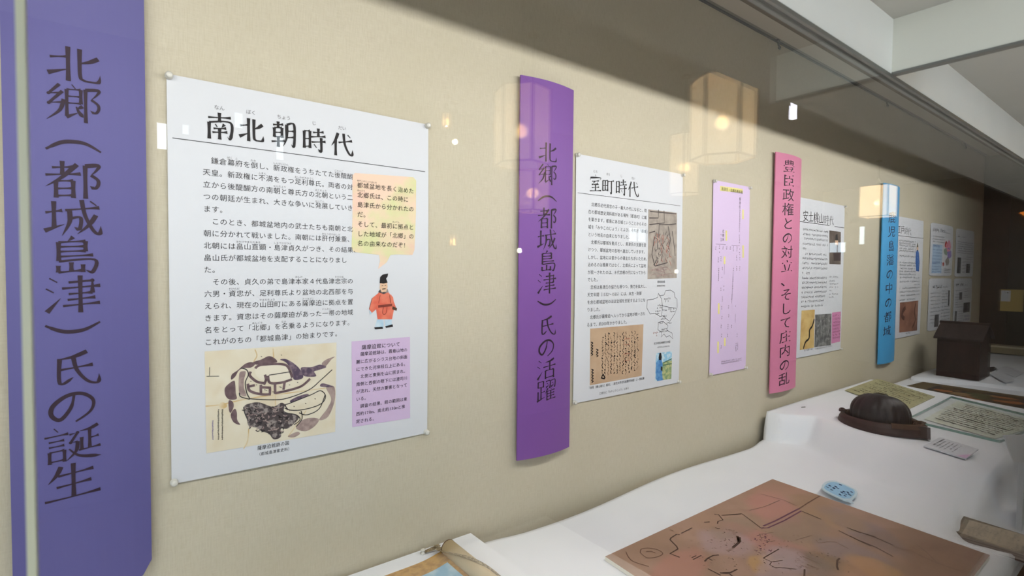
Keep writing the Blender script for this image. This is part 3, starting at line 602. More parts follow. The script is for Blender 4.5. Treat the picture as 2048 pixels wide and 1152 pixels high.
outl = [(60, 640), (62, 605), (100, 600), (125, 590), (130, 565), (140, 580), (165, 575), (175, 548), (205, 545), (228, 560), (232, 590), (245, 600), (246, 650), (230, 690), (200, 735), (180, 720), (160, 700), (140, 705), (110, 685), (80, 690), (60, 655), (60, 640)]
for a in (outl, [(130, 565), (150, 600), (155, 650), (150, 700)], [(155, 640), (200, 650), (240, 655)], [(130, 740), (128, 785), (150, 800), (148, 830), (165, 810), (180, 830), (200, 820), (220, 840), (215, 805), (185, 790), (190, 760), (160, 735), (130, 740)]): stroke(g, cv, p2(a), .0018, INKB, 1, False)
g.obj('district_outline_map', t)
g = G()
for (x, y, n) in ((165, 598, 5), (170, 613, 3), (125, 638, 4), (120, 652, 4), (110, 675, 4), (112, 690, 3), (150, 667, 4), (190, 660, 5), (200, 675, 4), (140, 705, 5), (145, 720, 4), (135, 745, 3), (180, 745, 4), (150, 783, 4), (135, 797, 7)): 
    a = p2([(x, y)])[0]; greek(g, cv, n, a[0], a[1], .0085, .0085, INKB, 1)
a = p2([(97, 805)])[0]; greek(g, cv, 4, a[0], a[1], .0085, .0085, REDL, 1); a = p2([(100, 822)])[0]; greek(g, cv, 3, a[0], a[1], .0085, .0085, REDL, 1)
a = onwall(1311, 562); line(g, cv, '都城島絵図', a[0], a[1]-.003, .0095, .010, INK, 1); a = onwall(1309, 570); line(g, cv, '（都城島津家史料）', a[0]-.002, a[1]-.003, .0068, .0072, INKB, 1)
a = onwall(1304, 686); line(g, cv, '天文年間盆地情勢力分布図', a[0], a[1]-.002, .0088, .010, INK, 1); a = onwall(1311, 693); greek(g, cv, 10, a[0], a[1]-.003, .008, .008, INKG, 1)
a = onwall(1173, 775); line(g, cv, '『咲見（樺山善久）書状』（東京大学史料編纂所所蔵）に一部加筆', a[0], a[1]-.002, .0101, .0108, INK, 1)
a = onwall(1196, 781); line(g, cv, '□部分に「みやこのじょう」とある', a[0], a[1]-.010, .0098, .010, INKB, 1)
g.obj('caption_text', t)
g = G(); quad(g, cv, pq((1177, 657), (1283, 648), (1280, 751), (1177, 770)), BROWNPIC, 1)
ml = lambda pts: [onwall(1000+x/2.504, 480+y/2.504) for x, y in pts]
for k in range(13):
    x = 505+k*14.5; y = 455+(12 if k % 3 else 30)-k*1.2; end = 685-k*2.4-(rr.random()*30)
    while y < end:
        dl = 4+rr.random()*15; stroke(g, cv, ml([(x+rr.uniform(-4, 4), y), (x+rr.uniform(-5, 5), y+dl*.35), (x+rr.uniform(-5, 5), y+dl*.7), (x+rr.uniform(-3, 3), y+dl)]), .0012+.0026*rr.random()**2, INK, 1.6); y += dl+rr.random()*7
for (x, y0, y1) in ((452, 510, 580), (455, 645, 710), (478, 545, 580)):
    y = y0
    while y < y1: stroke(g, cv, ml([(x-5, y), (x+5, y+5), (x-3, y+11)]), .0035, INK, 1.6); y += 14
stroke(g, cv, ml([(500, 690), (508, 672), (516, 692), (498, 688)]), .005, INK, 1.6)
for a in ([(612, 495), (640, 492), (640, 520), (612, 524), (612, 495)], [(610, 570), (640, 566), (640, 600), (612, 604)]): stroke(g, cv, ml(a), .0018, REDL, 1.8, False)
g.obj('letter_picture', t)
g = G(); quad(g, cv, pq((1309, 706), (1341, 702), (1340, 757), (1307, 762)), SKYW, 1); quad(g, cv, pq((1322, 724), (1341, 720), (1340, 757), (1320, 760)), GREENW, 1.5)
poly(g, cv, p2([(118, 985), (130, 965), (150, 965), (158, 990), (155, 1050), (160, 1090), (125, 1095), (118, 1080)]), BLUEROBE, 2); poly(g, cv, p2([(134, 968), (133, 950), (138, 925), (148, 925), (152, 950), (150, 968)]), INK, 2.2); poly(g, cv, p2([(146, 1005), (156, 1010), (156, 1035), (146, 1030)]), INK, 2.4)
for a in ([(162, 985), (215, 960)], [(160, 1000), (214, 990)]): stroke(g, cv, p2(a), .004, mat('dark_green_wash', (74, 108, 82), .8), 2)
g.obj('landscape_drawing', t)
PIN_AT += [('upper left', 'poster beside the purple banner', 1.252, .387), ('upper right', 'poster beside the purple banner', 1.838, .387), ('lower left', 'poster beside the purple banner', 1.252, -.446), ('lower right', 'poster beside the purple banner', 1.838, -.446)]

# ---- lilac genealogy chart
t = thing('genealogy_chart', 'narrow lilac family tree chart with a yellow heading, left of the pink banner', 'chart', (2.205, -.005, -.445))
cv = Wall(-.0045, bowf(2.06, 2.358, .393, -.447, .003)); sheet(t, cv, 2.06, 2.358, .393, -.447, CHARTM)
ct = lambda x, y: onwall(1410+x/2.81, 350+y/2.81)
g = G(); quad(g, cv, [ct(78, 62), ct(205, 80), ct(205, 102), ct(78, 90)], YEL, 1, 3, 2); g.obj('yellow_label', t)
for (x, y0, y1) in ((205, 195, 248), (110, 313, 370), (205, 395, 465), (100, 458, 500), (68, 720, 780), (102, 915, 960), (65, 935, 1000)): g = G(); quad(g, cv, [ct(x-4, y0), ct(x+5, y0), ct(x+5, y1), ct(x-4, y1)], YEL, 1, 1, 2); g.obj('yellow_strip', t)
g = G(); a = ct(84, 74); b = ct(204, 91); line(g, cv, '島津氏・北郷氏略系図', a[0], a[1]-.003, (b[0]-a[0])/10, .016, INK, 2.5)
a = ct(188, 125); column(g, cv, '島津氏', a[0], a[1], .018, .014, .016, INK, 2.5); a = ct(93, 305); column(g, cv, '北郷氏', a[0], a[1], .018, .014, .016, INK, 2.5); g.obj('heading_lettering', t)
g = G()
for (x, y0, y1) in ((188, 195, 390), (82, 320, 380), (52, 400, 432), (72, 395, 440), (92, 400, 432), (112, 400, 432), (132, 400, 432), (150, 400, 434), (170, 400, 440), (186, 410, 455), (168, 450, 490), (186, 460, 500), (66, 460, 500), (80, 455, 490), (88, 515, 540), (68, 520, 600), (150, 520, 545), (168, 510, 550), (186, 510, 550), (85, 570, 600), (148, 570, 610), (80, 630, 660), (96, 620, 660), (145, 620, 660), (88, 680, 720), (142, 670, 720), (84, 735, 760), (122, 730, 760), (162, 730, 760), (85, 790, 820), (124, 780, 810), (82, 840, 870), (120, 835, 870), (140, 840, 860), (84, 890, 920), (118, 890, 920), (82, 955, 980), (172, 890, 920), (166, 940, 1000), (176, 940, 990)):
    a, b = ct(x, y0), ct(x, y1); n = max(2, int((a[1]-b[1])/.0085)); greek(g, cv, n, a[0], a[1], .0085, .008, INKB, 1.5, (0, -1), (1, 0))
for y in (1045, 1056): a = ct(82, y); greek(g, cv, 20, a[0], a[1]-.003, .0085, .0075, INKB, 1.5)
for a in ([(52, 388), (186, 398)], [(188, 240), (188, 260)], [(162, 780), (160, 830)], [(100, 500), (98, 560)], [(148, 545), (140, 720)]): stroke(g, cv, [ct(*q) for q in a], .0012, INKB, 1.5, False)
g.obj('family_tree_text', t)
PIN_AT += [('upper left', 'lilac chart', 2.065, .388), ('upper right', 'lilac chart', 2.353, .388), ('lower left', 'lilac chart', 2.065, -.442), ('lower right', 'lilac chart', 2.353, -.442)]

# ---- poster 3
t = thing('era_poster', 'white poster tucked behind the right edge of the pink banner', 'poster', (3.12, -.005, -.445), 'white history posters pinned to the wall')
P3 = (2.820, 3.414, .391, -.447); cv = Wall(-.0045, bowf(*P3, a=.004)); sheet(t, cv, *P3)
g = G(); a, b = onwall(1603, 434), onwall(1665, 438); n = 6
for i, c in enumerate('安土桃山時代'): q = (1608.5+i*10.3, 432.5+i*1.75); brush(g, cv, c, onwall(*q), .058, .056, INK, 1.5, .8)
g.obj('title_lettering', t)
g = G(); stroke(g, cv, pq((1596, 443), (1640, 449), (1686, 456)), .003, INKB, 1, False); g.obj('rule_line', t)
g = G(); xa = onwall(1602, 500)[0]; xb = onwall(1652, 500)[0]
for k, y in enumerate((605, 637, 667, 703, 737, 770, 802, 835, 868, 902, 935, 967, 1000, 1033, 1065, 1095, 1128)):
    q = onwall(1604, 280+y/3.389); n = (21, 21, 21, 21, 4, 20, 21, 21, 21, 6, 21, 21, 21, 21, 21, 19, 18)[k]; greek(g, cv, n, xa, q[1], (xb-xa)/21, .0155, INKB, 1)
for k, y in enumerate((928, 955, 975, 998, 1020, 1045, 1065)):
    q = onwall(1655, 280+y/3.389); greek(g, cv, (8, 5, 8, 8, 2, 8, 4)[k], q[0], q[1], .0155, .012, INKG, 1)
g.obj('body_text', t)
g = G(); quad(g, cv, pq((1655.5, 461), (1679, 464), (1678.5, 529), (1655, 528)), mat('dim_portrait', (112, 100, 92), .8, noise=((14, 14, 14), (88, 78, 72), .8, .4, .65)), 1)
poly(g, cv, pq((1663, 505), (1668, 488), (1675, 487), (1679, 505), (1678, 522), (1664, 522)), mat('portrait_robe', (72, 58, 58), .8), 1.5); poly(g, cv, pq((1667, 482), (1668, 470), (1672, 468), (1673, 482)), INK, 1.6); poly(g, cv, pq((1667, 489), (1667, 481), (1673, 481), (1673, 490)), SKIN, 1.8); g.obj('portrait_picture', t)
g = G(); quad(g, cv, pq((1600, 621), (1626, 619), (1625, 695), (1597, 700)), mat('yellow_old_map', (214, 184, 122), .8, noise=((14, 14, 14), (190, 154, 92), .8, .4, .65)), 1)
stroke(g, cv, pq((1625, 638), (1621, 652), (1616, 660), (1615, 676), (1608, 684), (1604, 697)), .012, INK, 1.5); g.obj('yellow_map_picture', t)
g = G(); quad(g, cv, pq((1627, 629), (1660, 627), (1659, 690), (1626, 694)), mat('grey_relief', (128, 128, 126), .8, noise=[((26, 26, 26), (78, 78, 80), .9, .4, .62), ((40, 40, 40), (178, 178, 174), .6, .55, .7)]), 1); g.obj('relief_map_picture', t)
g = G(); quad(g, cv, pq((1661, 625), (1679, 623), (1678, 683), (1660, 687)), mat('pink_panel', (214, 140, 182), .7), 1); g.obj('pink_panel', t)
g = G()
for y in (631, 638, 645, 651, 658, 664, 670, 676): q = onwall(1662, y); greek(g, cv, 9, q[0], q[1], .0125, .016, mat('plum_ink', (120, 60, 100), .8), 2)
q = onwall(1606, 702); greek(g, cv, 8, q[0], q[1]+.004, .012, .013, INK, 1); q = onwall(1628, 699); greek(g, cv, 18, q[0], q[1]+.004, .012, .012, INKG, 1); g.obj('caption_text', t)
PIN_AT += [('upper right', 'poster beside the pink banner', 3.409, .387), ('lower right', 'poster beside the pink banner', 3.409, -.442)]

# ---- poster 4
t = thing('era_poster', 'white poster with a blue-robed figure, behind the sky-blue banner', 'poster', (4.54, -.005, -.45), 'white history posters pinned to the wall')
P4 = (4.240, 4.834, .393, -.449); cv = Wall(-.0045, bowf(*P4, a=.004)); sheet(t, cv, *P4)
g = G()
for i, c in enumerate('江戸時代'): brush(g, cv, c, onwall(1795.5+i*7.0, 459+i*1.4), .066, .056, INK, 1.5, .8)
g.obj('title_lettering', t)
g = G(); stroke(g, cv, pq((1792, 471), (1818, 474), (1845, 477)), .003, INKB, 1, False); g.obj('rule_line', t)
g = G()
for k, y in enumerate((680, 697, 713, 733, 750, 785, 830, 848, 870, 890, 910, 932, 960, 1005, 1030, 1055, 1085)):
    q = onwall(1796, 280+y/3.389); greek(g, cv, 18, q[0], q[1], .0185, .016, INKB, 1)
for k, y in enumerate((935, 958, 980, 1002, 1025, 1048)): q = onwall(1825, 280+y/3.389); greek(g, cv, 8, q[0], q[1], .0165, .013, INKG, 1)
q = onwall(1809, 667); greek(g, cv, 7, q[0], q[1], .014, .014, INK, 1)
g.obj('body_text', t)
g = G(); poly(g, cv, pq((1829, 505), (1832, 498), (1835, 505), (1836.5, 525), (1835, 543), (1829.5, 542), (1828, 522)), mat('deep_blue_robe', (62, 108, 178), .8), 1); poly(g, cv, pq((1830.5, 501), (1830.5, 493), (1832.5, 485), (1834, 493), (1834, 501)), mat('figure_hat', (104, 96, 74), .8), 1.5); poly(g, cv, pq((1830.5, 500), (1831, 494), (1834, 494), (1834, 500)), SKIN, 1.8); g.obj('robed_figure_drawing', t)
g = G(); quad(g, cv, pq((1797, 605), (1834, 601), (1832, 661), (1796, 665)), mat('brown_map', (150, 106, 88), .8, noise=((6, 6, 6), (118, 82, 70), .8, .42, .62)), 1)
stroke(g, cv, pq((1808, 615), (1803, 622), (1801, 632), (1806, 637)), .03, mat('dark_brown_map', (92, 62, 54), .8), 1.5); stroke(g, cv, pq((1829, 606), (1826, 622), (1828, 640), (1822, 655)), .018, mat('dark_brown_map', (92, 62, 54), .8), 1.5); g.obj('brown_map_picture', t)

# ---- four small sheets
def small(label, u0, u1, v1, v0, deco, pins):
    t = thing('small_poster', label, 'poster', ((u0+u1)/2, -.004, v0), 'small white sheets near the corner')
    cv = Wall(-.0035, bowf(u0, u1, v1, v0, .004)); sheet(t, cv, u0, u1, v1, v0, PAPER, .012); g = G(); deco(g, cv, lambda a, b: (u0+(u1-u0)*a, v1+(v0-v1)*b), t); g.obj('printed_text', t)
BLUEP = mat('pale_blue_panel', (176, 200, 226), .8); BLUEI = mat('blue_ink', (70, 100, 150), .8); DKPIC = mat('dark_photo', (74, 74, 78), .8, noise=((30, 30, 30), (120, 120, 122), .8, .45, .65))
def rows(g, cv, q, a, b0, b1, n, chars, adv=.02, m=INKB, h=.013):
    for k in range(n): p = q(a, b0+(b1-b0)*k/max(1, n-1)); greek(g, cv, chars, p[0], p[1], adv, h, m, 1.5)
def pic(t, name, cv, c, m): g = G(); quad(g, cv, c, m, 1, 3, 3); return g.obj(name, t)
def deA(g, cv, q, t):
    p = q(.08, .13); greek(g, cv, 10, p[0], p[1], .031, .034, INK, 1.5); rows(g, cv, q, .62, .15, .15, 1, 7, .02); rows(g, cv, q, .08, .25, .35, 3, 15)
    pic(t, 'blue_panel', cv, [q(.08, .4), q(.5, .4), q(.5, .95), q(.08, .95)], BLUEP)
    p = q(.1, .43); greek(g, cv, 6, p[0], p[1], .026, .028, BLUEI, 2); p = q(.1, .75); greek(g, cv, 9, p[0], p[1], .026, .028, BLUEI, 2); rows(g, cv, q, .1, .5, .68, 4, 11, .02, BLUEI); rows(g, cv, q, .1, .82, .92, 3, 11, .02, BLUEI); rows(g, cv, q, .62, .87, .93, 3, 10, .018)
    for nm, a, b, s, m in (('pink_area', .78, .42, .13, mat('map_pink', (226, 150, 170), .8)), ('violet_area', .82, .55, .12, mat('map_violet', (160, 140, 200), .8)), ('green_area', .66, .52, .09, mat('map_green', (150, 168, 150), .8)), ('grey_area', .75, .72, .1, mat('map_grey', (150, 144, 140), .8)), ('red_area', .66, .38, .08, mat('map_red', (190, 84, 80), .8)), ('small_red_area', .57, .77, .045, mat('map_red', (190, 84, 80), .8))):
        e = G(); r2 = random.Random(len(nm)); poly(e, cv, [q(a+s*math.cos(k*.5236)*(.7+.5*r2.random()), b+s*.9*math.sin(k*.5236)*(.7+.5*r2.random())) for k in range(12)][::-1], m, 1.5+s); e.obj(nm, t)
def deC(g, cv, q, t):
    p = q(.08, .15); greek(g, cv, 2, p[0], p[1], .03, .034, INK, 1.5); rows(g, cv, q, .3, .16, .16, 1, 6); rows(g, cv, q, .08, .27, .5, 6, 24); pic(t, 'portrait_photo', cv, [q(.1, .6), q(.28, .6), q(.28, .93), q(.1, .93)], DKPIC); pic(t, 'group_photo', cv, [q(.58, .72), q(.8, .72), q(.8, .92), q(.58, .92)], DKPIC); rows(g, cv, q, .35, .62, .9, 5, 6); rows(g, cv, q, .55, .58, .68, 3, 11)
def deB(g, cv, q, t):
    p = q(.14, .16); greek(g, cv, 7, p[0], p[1], .034, .036, INK, 1.5); rows(g, cv, q, .58, .17, .17, 1, 7); rows(g, cv, q, .08, .28, .85, 9, 12); rows(g, cv, q, .55, .25, .48, 5, 8); rows(g, cv, q, .52, .56, .88, 6, 13); pic(t, 'sword_photo', cv, [q(.85, .24), q(.92, .24), q(.92, .55), q(.85, .55)], DKPIC); pic(t, 'armour_photo', cv, [q(.27, .7), q(.45, .7), q(.45, .94), q(.27, .94)], DKPIC)
def deD(g, cv, q, t):
    p = q(.08, .14); greek(g, cv, 8, p[0], p[1], .03, .032, INK, 1.5); rows(g, cv, q, .55, .15, .15, 1, 5); rows(g, cv, q, .07, .26, .26, 1, 8, .025); rows(g, cv, q, .52, .24, .42, 5, 12); rows(g, cv, q, .07, .35, .62, 6, 11); pic(t, 'statue_photo', cv, [q(.28, .3), q(.42, .3), q(.42, .46), q(.28, .46)], DKPIC); pic(t, 'horse_photo', cv, [q(.52, .54), q(.9, .54), q(.9, .76), q(.52, .76)], DKPIC); pic(t, 'tall_photo', cv, [q(.08, .7), q(.18, .7), q(.18, .94), q(.08, .94)], DKPIC); p = q(.55, .84); greek(g, cv, 9, p[0], p[1], .024, .026, BLUEI, 1.5); p = q(.55, .92); greek(g, cv, 9, p[0], p[1], .024, .026, BLUEI, 1.5); rows(g, cv, q, .25, .72, .92, 5, 7)
small('upper left small white sheet with a coloured district map, right of the fourth poster', 5.010, 5.600, .396, -.014, deA, 0)
small('upper right small white sheet with two dark photos, next to the room corner', 5.690, 6.262, .388, -.020, deC, 0)
small('lower left small white sheet partly behind the dark wooden box', 5.012, 5.602, -.034, -.444, deB, 0)
small('lower right small white sheet with a horse picture above the box roof', 5.685, 6.245, -.036, -.434, deD, 0)
for (u, v) in ((5.016, .39), (5.594, .39), (5.696, .382), (6.256, .382), (5.3, -.024), (5.98, -.028)): PIN_AT.append(None)

# ---- push pins
g = G(); g.lathe((0, 0, 0), [(.0075, 0), (.0075, .0018), (.0035, .003), (.0035, .007), (.0062, .0088), (.0068, .0105), (.004, .0125)], PINM, 12)
pv = [(x, -z, y) for x, y, z in g.v]; pin_me = None
for i, p in enumerate([q for q in PIN_AT if q]):
    pos, wh, u, v = p
    lab = 'clear push pin at the %s corner of the %s' % (pos, wh)
    if pin_me is None:
        o = build('push_pin', pv, g.f, [PINM], None, None, True, local=True); pin_me = o.data
    else:
        o = bpy.data.objects.new('push_pin', pin_me); COL.objects.link(o)
    o.location = M(u, -.0052, v); tag(o, lab, 'push pin', 'clear push pins holding the posters')
# ---- hooks on the picture rail
for q, lab in (((1549, 85), 'small dark rail hook nearest the camera above the pink banner'), ((1767, 203), 'small dark rail hook halfway along the picture rail'), ((1925, 291), 'small dark rail hook farthest along near the end of the case')):
    u = onwall(*q)[0]; g = G(); g.tube([(u, -.016, 1.104), (u, -.02, 1.085), (u+.004, -.026, 1.072), (u+.01, -.022, 1.068), (u+.014, -.014, 1.078)], .0045, BLACK, 8); g.box((u-.01, -.02, 1.098), (u+.01, -.0145, 1.112), BLACK)
    tag(g.obj('rail_hook', None, True), lab, 'hook', 'hooks on the picture rail')

# ================================================================== TABLES
def sst(a, b, x):
    t = max(0, min(1, (x-a)/(b-a))); return t*t*(3-2*t)
def interp(x, pts):
    for (a, p), (b, q) in zip(pts, pts[1:]):
        if (x-a)*(x-b) <= 0: return p+(q-p)*(x-a)/(b-a)
    return pts[0][1] if abs(x-pts[0][0]) < abs(x-pts[-1][0]) else pts[-1][1]
T2Z, T2S = -.665, .05
UT = [(0, 2.50), (-.09, 2.51), (-.2, 2.66), (-.5, 2.58), (-.84, 2.46), (-1, 2.42)]
UB = [(0, 2.48), (-.2, 2.52), (-.42, 2.40), (-.84, 2.20), (-1, 2.15)]
def cloth_h(u, y):
    t1 = -.80 + .003*math.sin(u*7+y*5)*math.sin(y*9)
    t1 -= .045*sst(-.79, -.86, y)*sst(2.03, 2.16, u+.03*math.sin(y*20))            # cloth dips at the front
    t1 += .012*math.exp(-((y+.80-.03*math.sin(u*14))/.022)**2)*sst(2.04, 2.16, u)*sst(2.5, 2.3, u)
    t2 = T2Z+T2S*y + .002*math.sin(u*6)*math.sin(y*8)
    k = sst(interp(y, UB), interp(y, UT), u)
    if y > -.25: k = k**(1+1.5*sst(-.25, -.1, y))
    fr = sst(-.852, -.885+.012*math.sin(u*23), y)                                  # front of the raised stage falls away
    top = t2*(1-fr) + (-.845+.006*math.sin(u*31))*fr
    z = t1*(1-k)+top*k
    e = sst(3.815, 3.85, u+.004*math.sin(y*40)); z = z*(1-e)+(-.745)*e
    z += .010*math.exp(-((y+.85+.02*math.sin(u*9))/.02)**2)*sst(2.2, 2.45, u)*(1-fr)*0
    if y < -.87: z += .018*math.sin(u*17+y*25)*sst(-.87, -.95, y)*sst(1.95, 2.3, u)
    return z
def cloth_back(u): 
    return -.032-.03*(.5+.5*math.sin((u-.9)*5.2))*sst(.85, 1.0, u)*sst(2.5, 2.3, u) + .0*u
def cloth(name, us, ny, hf, back, front, label, m=CLOTH):
    vs = []; fs = []
    for u in us:
        b = back(u)
        vs.append((u, b+.006, hf(u, b)-.05))
        for j in range(ny+1): y = b+(front-b)*j/ny; vs.append((u, y, hf(u, y)))
        vs.append((u, front-.003, min(hf(u, front)-.02, -.9)))
    n = ny+3
    for i in range(len(us)-1):
        for j in range(n-1): fs.append((i*n+j, i*n+j+1, (i+1)*n+j+1, (i+1)*n+j))
    o = build(name, vs, fs, m, None, None, True); tag(o, label, 'tablecloth'); return o
us = [-1.2+.04*i for i in range(70)]; us = [u for u in us if u < 1.6]+[1.6+.0125*i for i in range(186)]; us += [3.93+.04*i for i in range(20)]
cloth('white_tablecloth', us, 76, cloth_h, cloth_back, -.975, 'long white tablecloth under the brown map board and the helmet, stepping up to the right')
UE = [(0, 4.45), (-.1, 4.48), (-.39, 4.61), (-.62, 4.63), (-1, 4.66)]
def far_h(u, y):
    e = sst(interp(y, UE)-.015, interp(y, UE)+.008, u); return -.80*(1-e) + (-.72+.003*math.sin(u*9)*math.sin(y*11))*e
cloth('white_tablecloth', [4.44+.0125*i for i in range(20)]+[4.7+.05*i for i in range(37)], 40, far_h, lambda u: -.06, -.975, 'far white tablecloth under the dark wooden house-shaped box')
g = G(); g.box((-1.2, -.95, -.795), (.83, -.018, -.765), CLOTH); tag(g.obj('cloth_covered_board'), 'white covered board by the wall under the rolled scroll', 'board')
# painted scroll lying in the gap
g = G(); fl = Flat(-.738, 0, .0006)
PAINT = mat('dark_painting', (86, 72, 54), .8, .2, noise=[((5, 9, 5), (60, 60, 62), .9, .48, .6), ((16, 10, 16), (134, 98, 66), .7, .56, .68), ((30, 30, 30), (40, 36, 34), .6, .5, .65)])
pts = [(4.17, -.13), (4.43, -.15), (4.43, -.93), (4.0, -.93), (4.0, -.25)]
quad(g, fl, [(3.93, -.10), (4.43, -.14), (4.41, -.95), (3.93, -.95)], mat('painting_mount', (104, 90, 66), .8), 0, 6, 10); quad(g, fl, [(3.95, -.22), (4.36, -.24), (4.36, -.95), (3.95, -.95)], PAINT, 1, 6, 10)
for k in range(26):
    x, y = 3.97+rr.random()*.35, -.3-rr.random()*.6; poly(g, fl, [(x+.03*math.cos(a)*(.6+rr.random()), y+.05*math.sin(a)*(.6+rr.random())) for a in [i*.8 for i in range(8)]], [mat('paint_orange', (156, 98, 60), .8), mat('paint_green', (84, 84, 58), .8), mat('paint_dark', (44, 42, 46), .8), mat('paint_tan', (140, 112, 80), .8)][k % 4], 2+k*.05)
n = len(g.v); tag(g.obj('painted_scroll'), 'dark painted scroll lying beyond the glass-topped document', 'painting')

# ---- brown map board
MZ = -.788
t = thing('map_board', 'large brown mounted map lying on the white cloth in the foreground', 'map', (1.57, -.62, MZ-.012))
c4 = [(1.118, -.318), (2.012, -.318), (1.962, -.958), (1.118, -.958)]
fl = Flat(MZ, 0, .0005)
c4[0] = onz(1210, 1113, MZ); c4[1] = onz(1545, 958, MZ); c4[2] = onz(1980, 1110, MZ); c4[3] = (c4[0][0]+c4[2][0]-c4[1][0], c4[2][1]-.002)
MAPB = mat('brown_map_face', (172, 138, 116), .6, .3, noise=[((3.2, 3.2, 3.2), (180, 146, 132), .6, .45, .65), ((2.3, 2.3, 2.3), (150, 120, 98), .8, .5, .68), ((14, 14, 14), (158, 126, 106), .5, .45, .7)])
g = G(); vs = [(u, v, MZ) for u, v in c4]+[(u, v, MZ-.011) for u, v in c4]
g.add(vs, [(3, 2, 1, 0)], MAPB); g.add(vs, [(0, 1, 5, 4), (1, 2, 6, 5), (2, 3, 7, 6), (3, 0, 4, 7), (4, 5, 6, 7)], mat('foam_edge', (226, 222, 210), .8)); g.obj('board', t)
ma = lambda pts: [onz(1180+x/5.433, 940+y/5.433, MZ) for x, y in pts]; mb = lambda pts: [onz(1440+x/5.433, 940+y/5.433, MZ) for x, y in pts]
mc = lambda pts: [onz(1700+x/5.885, 960+y/5.885, MZ) for x, y in pts]
BL = []
for T_, x, y, rx, ry, an, col, amt in (('b', 570, 400, .17, .10, .6, (196, 132, 124), .75), ('b', 640, 220, .13, .07, -.3, (184, 138, 120), .6), ('b', 470, 760, .07, .17, .1, (188, 130, 124), .75), ('b', 480, 1010, .07, .05, 0, (206, 160, 88), .9),
        ('b', 1530, 640, .08, .20, -.5, (140, 128, 134), .8), ('b', 1440, 900, .09, .13, -.3, (146, 132, 136), .7), ('b', 1190, 1000, .06, .08, .2, (138, 116, 90), .8), ('b', 870, 1000, .10, .09, .3, (134, 120, 112), .8), ('b', 60, 780, .10, .10, .2, (178, 152, 154), .8), ('b', 690, 970, .09, .07, .3, (186, 162, 164), .8),
        ('b', 640, 1130, .13, .06, .1, (176, 152, 154), .8), ('a', 900, 1120, .22, .07, .2, (190, 132, 118), .75), ('c', 330, 1040, .06, .10, -.2, (200, 152, 82), .8), ('c', 140, 1090, .12, .07, .2, (204, 152, 116), .8), ('b', 880, 640, .16, .10, .1, (146, 128, 112), .6), ('b', 150, 620, .14, .06, 0, (150, 132, 112), .6),
        ('b', 1000, 380, .14, .08, .4, (164, 132, 100), .6), ('c', 700, 700, .20, .09, -.5, (134, 106, 86), .6), ('c', 1300, 1000, .22, .16, -.4, (132, 102, 84), .7), ('b', 1350, 560, .10, .08, 0, (176, 142, 106), .6)):
    q = {'a': ma, 'b': mb, 'c': mc}[T_]([(x, y)])[0]; BL.append(((q[0], q[1], MZ), (rx, ry), an, col, amt*(.5 if col[0] > 199 else .72)))
tinted(MAPB, M(1.57, -.62, MZ-.012), BL)
g = G(); ML = mat('map_line', (86, 64, 56), .7); MP = mat('map_purple_line', (112, 70, 88), .7); MF = mat('map_faint_line', (132, 106, 92), .7)
def st(T, a, w, m, curve=False): stroke(g, fl, T(a), w*.00085, m, 1.2, curve)
for a, w in (([(990, 690), (1110, 630)], 4), ([(975, 705), (940, 700), (880, 740), (870, 760), (940, 830), (955, 860), (870, 910), (975, 950)], 5), ([(1430, 495), (1640, 480)], 4), ([(1350, 482), (1395, 485), (1445, 545), (1390, 560), (1385, 585)], 4), ([(1245, 995), (1280, 960), (1340, 930), (1400, 925)], 5), ([(1280, 960), (1330, 985)], 4), ([(1280, 1075), (1420, 1145)], 5), ([(1440, 1120), (1530, 1115), (1600, 1080)], 5), ([(1240, 570), (1300, 565)], 5), ([(1360, 625), (1390, 642), (1410, 638)], 4), ([(1105, 955), (1155, 932)], 4), ([(1120, 975), (1210, 930)], 4)): st(ma, a, w, ML)
for a, w in (([(20, 495), (235, 475), (345, 555), (445, 632)], 4), ([(1380, 628), (1530, 680), (1700, 730)], 4), ([(1290, 660), (1480, 755), (1640, 830)], 4), ([(470, 960), (640, 860)], 4), ([(470, 960), (560, 1000), (540, 1030), (590, 1060), (700, 1065), (830, 1080)], 3), ([(560, 1000), (680, 985)], 3), ([(1300, 960), (1275, 985), (1270, 1050), (1285, 1090)], 6), ([(920, 1080), (915, 1160)], 5), ([(140, 845), (205, 790), (190, 720)], 9), ([(210, 785), (205, 730)], 12), ([(890, 450), (1095, 535)], 5), ([(0, 1120), (100, 1125), (150, 1170)], 6)): st(mb, a, w, ML)
st(mb, [(470, 610), (600, 555), (860, 420)], 7, MP); st(mb, [(445, 632), (520, 630), (700, 550), (885, 445)], 6, MP); st(mb, [(860, 420), (960, 355), (1090, 280)], 5, mat('map_brown_line', (112, 80, 66), .7))
for a in ([(440, 260), (560, 290), (700, 330), (830, 390)], [(320, 440), (480, 400), (650, 330)], [(820, 765), (1000, 710)], [(1040, 760), (1070, 795), (1180, 780), (1260, 785), (1400, 860)], [(430, 700), (450, 740), (520, 715)], [(430, 700), (580, 680)], [(500, 785), (600, 770)], [(900, 940), (1080, 1020)], [(950, 1030), (1080, 1080)]): st(mb, a, 2.6, MF)
for a in ([(545, 900), (560, 860), (640, 850), (740, 870), (790, 910), (730, 945), (620, 955), (545, 900)], [(610, 890), (660, 885), (710, 905)], [(390, 890), (420, 950), (480, 1000), (640, 1050)], [(870, 650), (905, 665)]): st(ma, a, 3, mat('map_brown_line', (112, 80, 66), .7), True)
st(mc, [(0, 575), (125, 625)], 4, ML); st(mc, [(160, 630), (330, 690), (510, 770)], 4, ML); st(mc, [(0, 660), (90, 705), (300, 790), (510, 905)], 4, ML); st(mc, [(510, 790), (700, 830), (1000, 970), (1260, 1060), (1480, 1100)], 3, MF); st(mc, [(780, 760), (900, 850), (1010, 960)], 3, MF)
